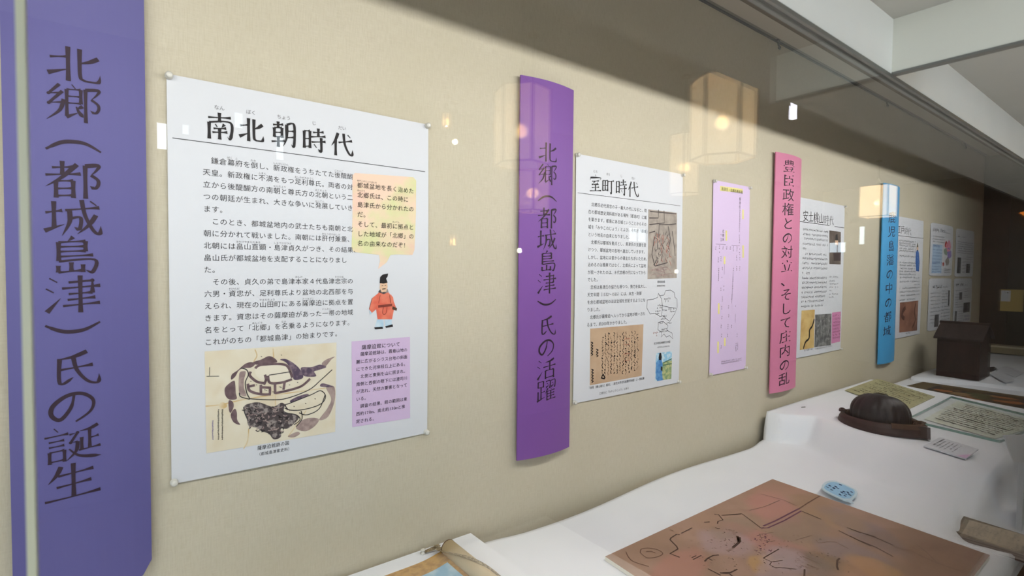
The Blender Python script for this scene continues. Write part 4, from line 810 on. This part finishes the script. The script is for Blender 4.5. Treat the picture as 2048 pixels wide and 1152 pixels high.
for k in range(150):
    x, y = 40+rr.random()*1400, 500+rr.random()*620
    if y < 540+abs(x-420)*.3: continue
    hz = rr.random() < .5; l_ = 8+rr.random()*14; d_ = (l_, rr.uniform(-5, 8)) if hz else (l_*.8, l_*.7); st(mb, [(x, y), (x+d_[0]*.5, y+d_[1]*.5+rr.uniform(-3, 3)), (x+d_[0], y+d_[1])], 1.4+1.4*rr.random(), MF if rr.random() < .65 else ML, True)
for k in range(36): x, y = 370+rr.random()*180, 700+rr.random()*200; st(mb, [(x, y), (x+9, y+rr.uniform(-8, 9)), (x+14, y+rr.uniform(-8, 9))], 2.4, MP, True)
for k in range(40): x, y = 1060+rr.random()*520, 600+rr.random()*450; st(ma, [(x, y), (x+10+16*rr.random(), y+rr.uniform(-6, 12))], 2.0, MF)
for k in range(26):
    a_ = k/25*3.0; st(ma, [(1480+95*math.cos(a_-1.4)*(1+.1*math.sin(k*5)), 760+110*math.sin(a_-1.4)), (1500+105*math.cos(a_-1.4), 765+122*math.sin(a_-1.4))], 1.6, MF)
for k in range(40): x, y = 800+rr.random()*260, 880+rr.random()*190; st(mb, [(x, y), (x+26, y+10)], 1.3, MF)
g.obj('drawn_lines', t)

# ---- blue tag
t = thing('speech_tag', 'small pale blue speech-bubble tag tilted beside the map board', 'tag', onz(1676, 988, -.795)+(-.797,))
zt = lambda px, py: -.772-.014*((py-961)/40)
ot = [(1644, 970), (1650, 964), (1659, 961), (1670, 961), (1692, 969), (1712, 979), (1715, 985), (1713, 991), (1703, 1000), (1707, 1006), (1697, 1002), (1688, 1000), (1666, 990), (1648, 980), (1643, 975)]
def raise_px(p, e=0): z = zt(*p)+e; return onz(p[0], p[1], z)+(z,)
g = G(); top = [raise_px(p) for p in ot]; bot = [(x, y, z-.004) for x, y, z in top]; n = len(ot)
g.add(top+bot, [tuple(range(n))[::-1], tuple(range(n, 2*n))]+[(i, (i+1) % n, n+(i+1) % n, n+i) for i in range(n)], mat('tag_edge', (206, 226, 236), .5)); g.obj('tag_card', t)
g = G(); cx, cy = 1680, 981; g.add([raise_px((cx+(x-cx)*.86, cy+(y-cy)*.84), .0006) for x, y in ot[:9]+ot[11:]], [tuple(range(n-2))[::-1]], mat('tag_blue', (160, 204, 236), .5)); bfc = g.obj('blue_face', t)
g = G(); NAVY = mat('navy_ink', (40, 62, 104), .6)
for (x, y) in ((1655, 974), (1660, 971), (1668, 976), (1672, 973), (1676, 977), (1681, 970), (1684, 985), (1688, 983), (1692, 989), (1696, 985), (1700, 989), (1704, 984), (1690, 992), (1680, 989), (1664, 979)):
    for k in range(3):
        a = rr.uniform(-1, 1); q0, q1 = (x-2.6+rr.uniform(-1, 1), y-1.2+a), (x+2.2+rr.uniform(-1, 1), y+1.0+a); A, B = raise_px(q0, .001), raise_px(q1, .001); d = Vector(B)-Vector(A); nn = d.cross(Vector((0, 0, 1))).normalized()*.0022
        g.add([Vector(A)-nn, Vector(A)+nn, Vector(B)+nn, Vector(B)-nn], [(0, 1, 2, 3)], NAVY)
g.obj('tag_lettering', bfc)
g = G(); a = onz(1690, 985, -.79); g.box((a[0]-.03, a[1]+.01, -.799), (a[0]+.03, a[1]+.022, -.787), mat('foam_edge', (226, 222, 210), .8)); g.obj('foam_foot', t)

# ---- old book at the right
BZ = -.845
t = thing('old_book', 'old bound book lying open at the right edge, page curling up', 'book', (2.35, -.88, BZ))
PAGE = mat('old_page', (140, 130, 116), .8, .2, noise=[((14, 60, 14), (106, 98, 90), .8, .45, .65), ((5, 5, 5), (160, 122, 96), .7, .55, .68)]); PEDGE = mat('page_edges', (110, 98, 88), .8, noise=((6, 6, 160), (78, 66, 60), .9, .4, .6))
A = Vector(onz(1863, 1050, BZ+.02)).to_3d(); E = Vector(onz(2048, 1112, BZ+.02)).to_3d(); du = (E-A).normalized()*.36; B_ = Vector(onz(1887, 1024, BZ+.03)).to_3d(); dv = (B_-A); g = G(); vs = []; NN = 10
for i in (0, 1):
    for k in range(NN+1):
        f = k/NN; p = A+du*i+dv*f; z = BZ+.022+.016*f*f+.004*math.exp(-(f/.1)**2); vs.append((p.x, p.y, z))
    for k in range(NN+1): f = k/NN; p = A+du*i+dv*f; vs.append((p.x, p.y, BZ+.0035))
m_ = NN+1; g2 = G(); g2.add(vs, [(k, k+1, 2*m_+k+1, 2*m_+k) for k in range(NN)], PAGE); g2.add(vs, [(0, 2*m_, 3*m_, m_), (NN, m_+NN, 3*m_+NN, 2*m_+NN)]+[(m_+k, m_+k+1, k+1, k) for k in range(NN)]+[(2*m_+k, 2*m_+k+1, 3*m_+k+1, 3*m_+k) for k in range(NN)], PEDGE); pgs = g2.obj('pages', t)
g = G(); q = [A-du*.01-dv*.03, A+du*1.0-dv*.03, A+du+dv*1.03, A-du*.01+dv*1.03]; vs = [(p.x, p.y, BZ+.003) for p in q]+[(p.x, p.y, BZ) for p in q]; g.add(vs, [(3, 2, 1, 0), (4, 5, 6, 7), (0, 1, 5, 4), (1, 2, 6, 5), (2, 3, 7, 6), (3, 0, 4, 7)], DWOOD); g.obj('cover', t)
g = G()
for k in range(70):
    f, h = rr.uniform(.06, .97), rr.uniform(.12, .9); p = A+du*f+dv*h; z = BZ+.0226+.016*h*h+.004*math.exp(-(h/.1)**2); d = du*.012; nn = dv.normalized()*.0012; g.add([(p.x-nn.x, p.y-nn.y, z), (p.x+nn.x, p.y+nn.y, z), (p.x+d.x+nn.x, p.y+d.y+nn.y, z), (p.x+d.x-nn.x, p.y+d.y-nn.y, z)], [(0, 1, 2, 3)], INKB)
g.obj('page_writing', pgs)

# ---- helmet
HZ = T2Z+T2S*-.42-.002
t = thing('samurai_helmet', 'dark ribbed iron helmet with a lacquered neck guard on the white cloth', 'helmet', (2.73, -.42, HZ))
IRON = mat('dark_iron', (42, 36, 40), .45, .4, noise=((20, 20, 20), (30, 25, 29), .8, .4, .65)); LACQ = mat('brown_lacquer', (64, 44, 42), .5, .4, noise=((24, 24, 24), (48, 32, 32), .8, .4, .65)); LACE = mat('frayed_lace', (98, 74, 62), .9)
HC = (2.745, -.425); nr, na = 16, 144; vs = []; fs = []
for i in range(nr+1):
    ph = i/nr*math.pi/2
    for k in range(na):
        a = 2*math.pi*k/na; rib = 1+.034*(abs(math.cos(a*9))-.5)*math.sin(ph)
        bul = 1.0+.10*math.sin(2*ph)
        r = math.sin(ph)*bul*rib if i else 0
        x = HC[0]+.105*r*math.cos(a); y = HC[1]+.112*r*math.sin(a)*(1.0)
        vs.append((x, y, HZ+.035+.118*math.cos(ph)**.85*(1-.06*math.cos(a))-(0.012*math.exp(-(ph/.25)**2))))
for i in range(nr):
    for k in range(na): fs.append((i*na+k, i*na+(k+1) % na, (i+1)*na+(k+1) % na, (i+1)*na+k)[::-1])
bowl = build('bowl', vs, fs, IRON, None, t, True)
g = G(); g.lathe((HC[0], HC[1], HZ+.135), [(.03, 0), (.032, .008), (.026, .014), (.02, .012), (.012, .004)], mat('aged_brass', (74, 66, 46), .5, .5, metal=.5), 20); g.obj('crown_ring', bowl, True)
def guard(a):
    """plan outline of the neck guard, pointed towards the glass"""
    c, s = math.cos(a), math.sin(a)
    x, y = .135*c, .158*s
    tipw = math.exp(-((math.atan2(math.sin(a+1.75), math.cos(a+1.75)))/.42)**2)
    return HC[0]+x*(1+.10*tipw)-.0*tipw, HC[1]+y*(1+.12*tipw)
na2 = 96; vs = []; fs = []; prof = [(1.02, 0.0), (1.03, .012), (1.0, .030), (.95, .043), (.90, .048), (.86, .044), (.88, .02), (.92, .0)]; np_ = len(prof)
for k in range(na2):
    a = 2*math.pi*k/na2; X, Y = guard(a); stit = .0022*(1 if k % 2 else -1) if (.55*math.pi+math.pi < a < 1.62*math.pi) else 0
    for j, (q, z) in enumerate(prof): vs.append((HC[0]+(X-HC[0])*q, HC[1]+(Y-HC[1])*q, HZ+z+(stit if j in (3, 4) else 0)))
for k in range(na2):
    if 10 < k < 13: pass
    for j in range(np_): fs.append((k*np_+j, ((k+1) % na2)*np_+j, ((k+1) % na2)*np_+(j+1) % np_, k*np_+(j+1) % np_))
ng = build('neck_guard', vs, fs, LACQ, None, t, False)
g = G(); a = guard(-1.75); g.add([(a[0]-.012, a[1]-.022, HZ), (a[0]+.03, a[1]-.004, HZ), (a[0]+.02, a[1]+.03, HZ+.046), (a[0]-.03, a[1]+.028, HZ+.046), (a[0]-.012, a[1]-.020, HZ+.05), (a[0]-.035, a[1]+.02, HZ)], [(0, 1, 2, 4), (0, 4, 3, 5), (4, 2, 3), (0, 5, 1), (1, 5, 3, 2)], LACQ); g.obj('pointed_end', ng)
g = G(); e = (HC[0]-.045, HC[1]+.132, HZ+.056)
g.tube([(e[0]+.012*math.cos(a)*1.2, e[1]+.014*math.sin(a), e[2]+.004*math.sin(a*2)) for a in [i*.5236 for i in range(13)]], .0045, LACQ, 8); g.obj('rim_loop', ng, True)
g = G()
for k in range(46):
    a = math.radians(212+k*1.45); X, Y = guard(a); p = [(HC[0]+(X-HC[0])*q, HC[1]+(Y-HC[1])*q, HZ+z) for q, z in ((1.0, .034), (.955, .047), (.90, .052))]; g.tube(p, .0016, LACE, 5)
for k in range(16):
    a = math.radians(262+rr.random()*30); q = .72+rr.random()*.2; X, Y = guard(a); b = (HC[0]+(X-HC[0])*q, HC[1]+(Y-HC[1])*q, HZ+.045); g.tube([b, (b[0]+rr.uniform(-.015, .015), b[1]+rr.uniform(-.015, .01), b[2]+.014*rr.random()), (b[0]+rr.uniform(-.02, .02), b[1]-.018, b[2]+rr.uniform(-.005, .012))], .0022, LACE, 5)
g.obj('lacing', ng)

# ---- olive document on the stage
def quadsheet(name, parent, corners, z0, sl, thick, m, edge=None, lift=.001):
    p = [onz(x, y, z0+lift, sl) for x, y in corners]; g = G(); vs = [(u, v, z0+lift+sl*v) for u, v in p]+[(u, v, z0+lift+sl*v-thick) for u, v in p]
    g.add(vs, [(3, 2, 1, 0)], m); g.add(vs, [(0, 1, 5, 4), (1, 2, 6, 5), (2, 3, 7, 6), (3, 0, 4, 7), (4, 5, 6, 7)], edge or m); return g.obj(name, parent), p
ST = T2Z+.004
t = thing('old_document', 'olive aged document sheet lying behind the helmet', 'document', onz(1780, 790, ST, T2S)+(ST-.04,))
OLV = mat('olive_paper', (182, 178, 140), .8, .2, noise=[((14, 14, 14), (160, 152, 114), .7, .45, .66), ((30, 30, 30), (198, 194, 158), .5, .5, .66)])
dsh, dp = quadsheet('document_sheet', t, [(1690, 780), (1755, 757), (1870, 793), (1808, 822)], ST, T2S, .003, OLV)
g = G(); fl = Flat(ST+.0016, T2S, .0003)
L4 = lambda a, b: tuple((dp[0][i]*(1-a)+dp[1][i]*a)*(1-b)+(dp[3][i]*(1-a)+dp[2][i]*a)*b for i in (0, 1))
OINK = mat('olive_ink', (70, 64, 44), .8)
for k in range(11):
    a = .12+k*.078; b = .1+(.22 if k in (3, 7) else .05*(k % 2))
    while b < .9-(.3 if k in (2, 6, 9) else 0):
        d = .012+.02*rr.random(); stroke(g, fl, [L4(a+rr.uniform(-.015, .015), b), L4(a+rr.uniform(-.022, .022), b+d*.5), L4(a+rr.uniform(-.015, .015), b+d)], .0025+.0045*rr.random(), OINK, 1); b += d+.004+.016*rr.random()
g.obj('document_writing', dsh)

# ---- document under plate glass
t = thing('document', 'pale handwritten document pressed under the thick glass plate', 'document', onz(1930, 840, ST, T2S)+(ST-.04,))
PALED = mat('pale_document', (240, 241, 230), .8, .2, noise=((9, 9, 9), (218, 216, 196), .7, .42, .66))
dsh, dp = quadsheet('document_sheet', t, [(1848, 838), (1916, 801), (2090, 848), (1990, 877)], ST-.001, T2S, .002, PALED)
g = G(); fl = Flat(ST+.0006, T2S, .0003)
for k in range(13):
    a = .12+k*.066; b = .06+(.1*rr.random())
    while b < .93:
        d = .008+.02*rr.random(); stroke(g, fl, [L4(a+rr.uniform(-.014, .014), b), L4(a+rr.uniform(-.018, .018), b+d*.5), L4(a+rr.uniform(-.014, .014), b+d)], .003+.007*rr.random()*(1.5 if k % 4 == 0 else .7), INKB, 1); b += d+.004+.016*rr.random()
g.obj('document_writing', dsh)
gp = [onz(1813, 838, ST+.012, T2S), onz(1903, 793, ST+.012, T2S), onz(2105, 841, ST+.012, T2S), onz(2000, 882, ST+.012, T2S)]
vs = [(u, v, ST+.014+T2S*v) for u, v in gp]+[(u, v, ST+.003+T2S*v) for u, v in gp]; g = G()
g.add(vs, [(3, 2, 1, 0), (4, 5, 6, 7)], PLATE); g.add(vs, [(0, 1, 5, 4), (1, 2, 6, 5), (2, 3, 7, 6), (3, 0, 4, 7)], mat('green_glass_edge', (134, 168, 160), .25, .5))
tag(g.obj('glass_plate'), 'thick green-edged glass plate weighing down the handwritten document', 'glass plate')

# ---- label card with a pink corner
t = thing('label_card', 'white label card with a pink corner in front of the glass plate', 'card', onz(1900, 897, ST, T2S)+(ST-.045,))
co = [(1847, 891), (1880, 874), (1957, 898), (1932, 917)]; zc = [.006, .026, .026, .006]; g = G()
v4 = []
for (x, y), e in zip(co, zc): u, v = onz(x, y, ST+e, T2S); v4.append((u, v, ST+e+T2S*v))
vs = v4+[(x, y, z-.005) for x, y, z in v4]; g.add(vs, [(3, 2, 1, 0), (0, 1, 5, 4), (1, 2, 6, 5), (2, 3, 7, 6), (3, 0, 4, 7), (4, 5, 6, 7)], PAPER); cd = g.obj('card', t)
V4 = lambda a, b, e=.0006: tuple((v4[0][i]*(1-a)+v4[1][i]*a)*(1-b)+(v4[3][i]*(1-a)+v4[2][i]*a)*b+(e if i == 2 else 0) for i in range(3))
g = G(); g.add([V4(0, .8), V4(.45, 1), V4(0, 1), ], [(0, 1, 2)], mat('pink_corner', (222, 184, 214), .7)); g.obj('pink_corner', cd)
g = G()
for k in range(6):
    b = .12+k*.1
    for j in range(10):
        if rr.random() < .2: continue
        a = .86-j*.066-.1*(k > 0); w_ = .05 if k == 0 else .03; g.add([V4(a, b, .001), V4(a+.045, b+.01, .001), V4(a+.045, b+w_+.01, .001), V4(a, b+w_*.6, .001)], [(0, 1, 2, 3)], INKB if k == 0 else INKG)
g.obj('card_text', cd)
g = G(); u, v = onz(1915, 893, ST, T2S); g.box((u-.02, v-.02, ST+T2S*v-.004), (u+.01, v+.02, ST+T2S*v+.012), PAPER); g.obj('card_stand', t)
# card at the right edge, below the stage
t = thing('caption_card', 'plain grey-white caption card leaning at the right edge below the glass plate', 'card', (2.93, -.955, -.85))
g = G(); a = onwall(2024, 921, -.93); b = onwall(2048, 945, -.96); g.add([(a[0], -.93, a[1]), (a[0]+.03, -.90, a[1]+.07), (a[0]+.30, -.93, a[1]+.03), (a[0]+.26, -.965, a[1]-.05), (a[0]+.002, -.934, a[1]-.004), (a[0]+.032, -.904, a[1]+.066), (a[0]+.302, -.934, a[1]+.026), (a[0]+.262, -.969, a[1]-.054)], [(0, 1, 2, 3), (7, 6, 5, 4), (0, 3, 7, 4), (3, 2, 6, 7), (2, 1, 5, 6), (1, 0, 4, 5)], PAPER); g.obj('card', t)
g = G(); g.box((a[0]+.10, -.945, -.86), (a[0]+.18, -.930, a[1]-.012), PAPER); g.obj('card_stand', t)
# loose staples in the cloth
for q, z, lab in (((1605, 815), T2Z-.0, 'tiny grey staple in the cloth left of the helmet'), ((2030, 842), ST+.002, 'tiny dark staple in the cloth at the right of the glass plate')):
    u, v = onz(q[0], q[1], z, T2S); zz = z+T2S*v; g = G(); g.tube([(u-.012, v, zz-.001), (u-.011, v, zz+.003), (u+.011, v-.008, zz+.003), (u+.012, v-.008, zz-.001)], .0022, GREYM, 6); tag(g.obj('staple'), lab, 'staple', 'staples in the cloth')

# ---- wooden house-shaped box
t = thing('wooden_shrine_box', 'dark wooden house-shaped box with a gabled roof on the far white cloth', 'box', (4.81, -.27, -.718))
BOXW = mat('shrine_wood', (56, 38, 34), .5, .4, noise=[((10, 40, 3), (40, 27, 25), .9, .4, .62), ((5, 5, 5), (66, 40, 36), .6, .5, .7)])
z0, z1 = -.7165, -.445; U0, U1, Y0, Y1 = 4.655, 4.945, -.388, -.155
g = G(); g.box((U0, Y0, z0), (U1, Y1, z1), BOXW); um = (U0+U1)/2; g.add([(U0, Y0, z1), (U1, Y0, z1), (um, Y0, z1+.085), (U0, Y1, z1), (U1, Y1, z1), (um, Y1, z1+.085)], [(0, 1, 2), (3, 5, 4)], BOXW); g.obj('body', t)
g = G(); o_ = .018
for sgn in (-1, 1):
    e = um+sgn*((U1-U0)/2+o_); a = [(e, Y0-o_, z1-.008), (um, Y0-o_, z1+.09), (um, Y1+o_, z1+.09), (e, Y1+o_, z1-.008)]; vs = a+[(x, y, z+.012) for x, y, z in a]; f = [(3, 2, 1, 0), (4, 5, 6, 7), (0, 1, 5, 4), (1, 2, 6, 5), (2, 3, 7, 6), (3, 0, 4, 7)]
    g.add(vs, f, mat('roof_wood', (60, 48, 46), .5, .4, noise=((8, 50, 8), (46, 36, 34), .8, .4, .62)))
g.obj('roof', t)
g = G(); g.box((um-.012, Y0-o_-.004, z1+.093), (um+.012, Y1+o_+.004, z1+.110), BOXW); g.obj('ridge_board', t)
g = G(); g.box((U0-.004, Y0+.012, z0+.005), (U0, Y1-.012, z1-.03), BOXW); g.obj('front_panel', t)
# papers beside the box, and a dark slab for its shadow
def slab(name, label, cat, pts, z, th=.003, m=PAPER, rise=(0, 0, 0, 0)):
    p = [onz(x, y, z+r)+(z+r,) for (x, y), r in zip(pts, rise)]; g = G(); g.add(p+[(x, y, zz-th) for x, y, zz in p], [(3, 2, 1, 0), (0, 1, 5, 4), (1, 2, 6, 5), (2, 3, 7, 6), (3, 0, 4, 7), (4, 5, 6, 7)], m); return tag(g.obj(name), label, cat)
slab('paper_card', 'folded white card lying nearest the wooden box on the far cloth', 'card', [(1980, 748), (2000, 738), (2030, 760), (2012, 766)], -.712, .003, PAPER, (.006, .02, .006, 0))
slab('paper_sheet', 'flat white sheet lying beyond the folded card on the far cloth', 'paper', [(1992, 738), (2012, 731), (2047, 745), (2030, 754)], -.711)
slab('box_shadow_patch', 'thin dark slab painted as the shadow by the right side of the wooden box', 'shadow', [(1974, 746), (1974, 735), (1988, 733), (1994, 737)], -.711, .004, mat('box_shadow', (46, 42, 44), .6))  # the box's cast shadow, put in as a thin dark slab

# ---- rolled hanging scroll, lower left
SZ = -.765
t = thing('hanging_scroll', 'half-rolled hanging scroll with gold border and blue picture at the lower edge', 'scroll', (.62, -.3, SZ))
GOLD = mat('gold_brocade', (188, 146, 76), .6, .3, noise=((60, 60, 60), (160, 118, 56), .8, .42, .62)); SCP = mat('scroll_paper', (226, 208, 172), .75, .2, noise=((10, 10, 10), (214, 192, 152), .7, .42, .66))
fl = Flat(SZ+.002, 0, .0006); sx1 = .722; yt = onz(866, 1117, SZ)[1]
g = G(); quad(g, fl, [(.22, yt-.004), (sx1, yt), (sx1, -.94), (.22, -.94)], GOLD, 0, 40, 10); 
for i, v in enumerate(g.v): u = v[0]; g.v[i] = (v[0], v[1], v[2]+.012*sst(.60, sx1, u)**2)
bm_ = g.obj('brocade_mount', t)
g = G(); quad(g, fl, [(.25, yt-.075), (sx1-.035, yt-.055), (sx1-.035, -.94), (.25, -.94)], mat('blue_painting', (132, 174, 200), .7, noise=[((14, 14, 14), (174, 200, 212), .9, .45, .6), ((9, 9, 9), (78, 112, 138), .9, .56, .66)]), 2.2, 40, 10)
for i, v in enumerate(g.v): u = v[0]; g.v[i] = (v[0], v[1], v[2]+.012*sst(.60, sx1, u)**2)
g.obj('blue_picture', bm_)
RR = .0205; cc = onz(897, 1096, SZ+RR); c = (cc[0], SZ+RR+.001); g = G(); vs = []; fs = []; n = 28; L_ = 14; y_a, y_b = cc[1], -.94
prof = [(.034-.0009*k*.15)*1.0 for k in range(n)]
g.tube([(c[0], y_a, c[1]), (c[0], (y_a+y_b)/2, c[1]), (c[0], y_b, c[1])], RR, SCP, 32); pr = g.obj('paper_roll', t, True)
g = G(); g.tube([(c[0], y_a+.0005, c[1]), (c[0], y_a+.0025, c[1])], RR+.0006, mat('roll_end', (104, 74, 54), .7), 32); g.tube([(c[0], y_a+.002, c[1]), (c[0], y_a+.012, c[1])], .008, DWOOD, 16); g.obj('roller_end', pr)
TAPE = mat('striped_cord', (122, 106, 80), .8, noise=((260, 260, 260), (186, 172, 142), .9, .5, .56))
g = G(); P0 = onz(850, 1108, SZ)
def ribbon(pts, wdt, m):
    for i in range(len(pts)-1):
        a, b = Vector(pts[i]), Vector(pts[i+1]); d = (b-a); nn = d.cross(Vector((0, 0, 1))).normalized()*wdt/2; g.add([a-nn, a+nn, b+nn, b-nn], [(0, 1, 2, 3)], m); nz_ = Vector((0, 0, -.0012)); g.add([a-nn, b-nn, b-nn+nz_, a-nn+nz_], [(0, 1, 2, 3)], m)
def over(a, y): return (c[0]+(RR+.0016)*math.cos(a), y, c[1]+(RR+.0016)*math.sin(a))
ribbon([(P0[0], P0[1], SZ+.006), (P0[0]+.04, P0[1]-.012, SZ+.012), (c[0]-RR-.004, P0[1]-.03, SZ+.016)]+[over(math.radians(a), P0[1]-.035-.0013*(190-a)) for a in range(185, -30, -12)], .011, TAPE)
ribbon([(P0[0], P0[1], SZ+.007), (P0[0]+.045, P0[1]+.002, SZ+.011), (c[0]-RR-.001, P0[1]-.006, SZ+.016)], .010, TAPE)
g.obj('tie_cord', t)
o = bpy.data.objects.new('push_pin', pin_me); COL.objects.link(o); o.location = M(P0[0]-.004, P0[1]+.004, SZ+.001); o.rotation_euler = (-math.pi/2, 0, 0); tag(o, 'clear push pin standing in the board at the end of the scroll cord', 'push pin', 'clear push pins holding the posters')

# ---- end wall: two reflections built solid, and the ledge
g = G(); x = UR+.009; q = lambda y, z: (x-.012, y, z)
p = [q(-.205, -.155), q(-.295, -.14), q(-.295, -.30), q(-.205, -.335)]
t = thing('reflection_panel', 'cream reflection patch built as a panel on the dark end wall', 'panel', (x-.01, -.25, -.335))  # a cream reflection in the end wall, modelled as a solid board
g.box((x-.012, -.30, -.335), (x, -.145, -.135), mat('cream_reflection', (190, 166, 106), .8)); g.obj('board', t)
g = G(); g.box((x-.014, -.215, -.245), (x-.0121, -.15, -.145), PAPER); wnote = g.obj('reflected_note', t)
g = G(); g.lathe((0, 0, 0), [(.004, 0), (.006, .004)], BLACK, 8); g.v = [(x-.014-c2, -.195+a2, -.165+b2) for a2, b2, c2 in g.v]; g.obj('reflected_pin', wnote)
t = thing('lantern_glint', 'orange glow imitating a lantern reflection on the dark end wall at the right edge', 'glint', (x-.05, -.34, .52)); OR = mat('orange_glint', (255, 150, 60), .6, emit=((255, 140, 50), 1.0))  # a lantern's reflection in the end wall, modelled as a glowing cone
g = G(); g.lathe((x-.06, -.335, .50), [(.012, 0), (.075, .055), (.06, .062)], OR, 20); g.obj('glint_cone', t, True)
g = G(); g.tube([(x-.06, -.335, .555), (x, -.335, .575)], .006, BLACK); g.obj('glint_bracket', t)
g = G(); g.box((6.42, -.95, -.714), (6.565, -.03, -.66), mat('ledge_beige', (150, 138, 112), .8)); g.box((6.41, -.95, -.66), (6.57, -.03, -.645), mat('ledge_edge', (196, 186, 160), .7)); tag(g.obj('end_ledge'), 'low beige ledge along the dark end wall behind the box', 'ledge')

for o in bpy.data.objects:
    if '_w' in o: del o['_w']
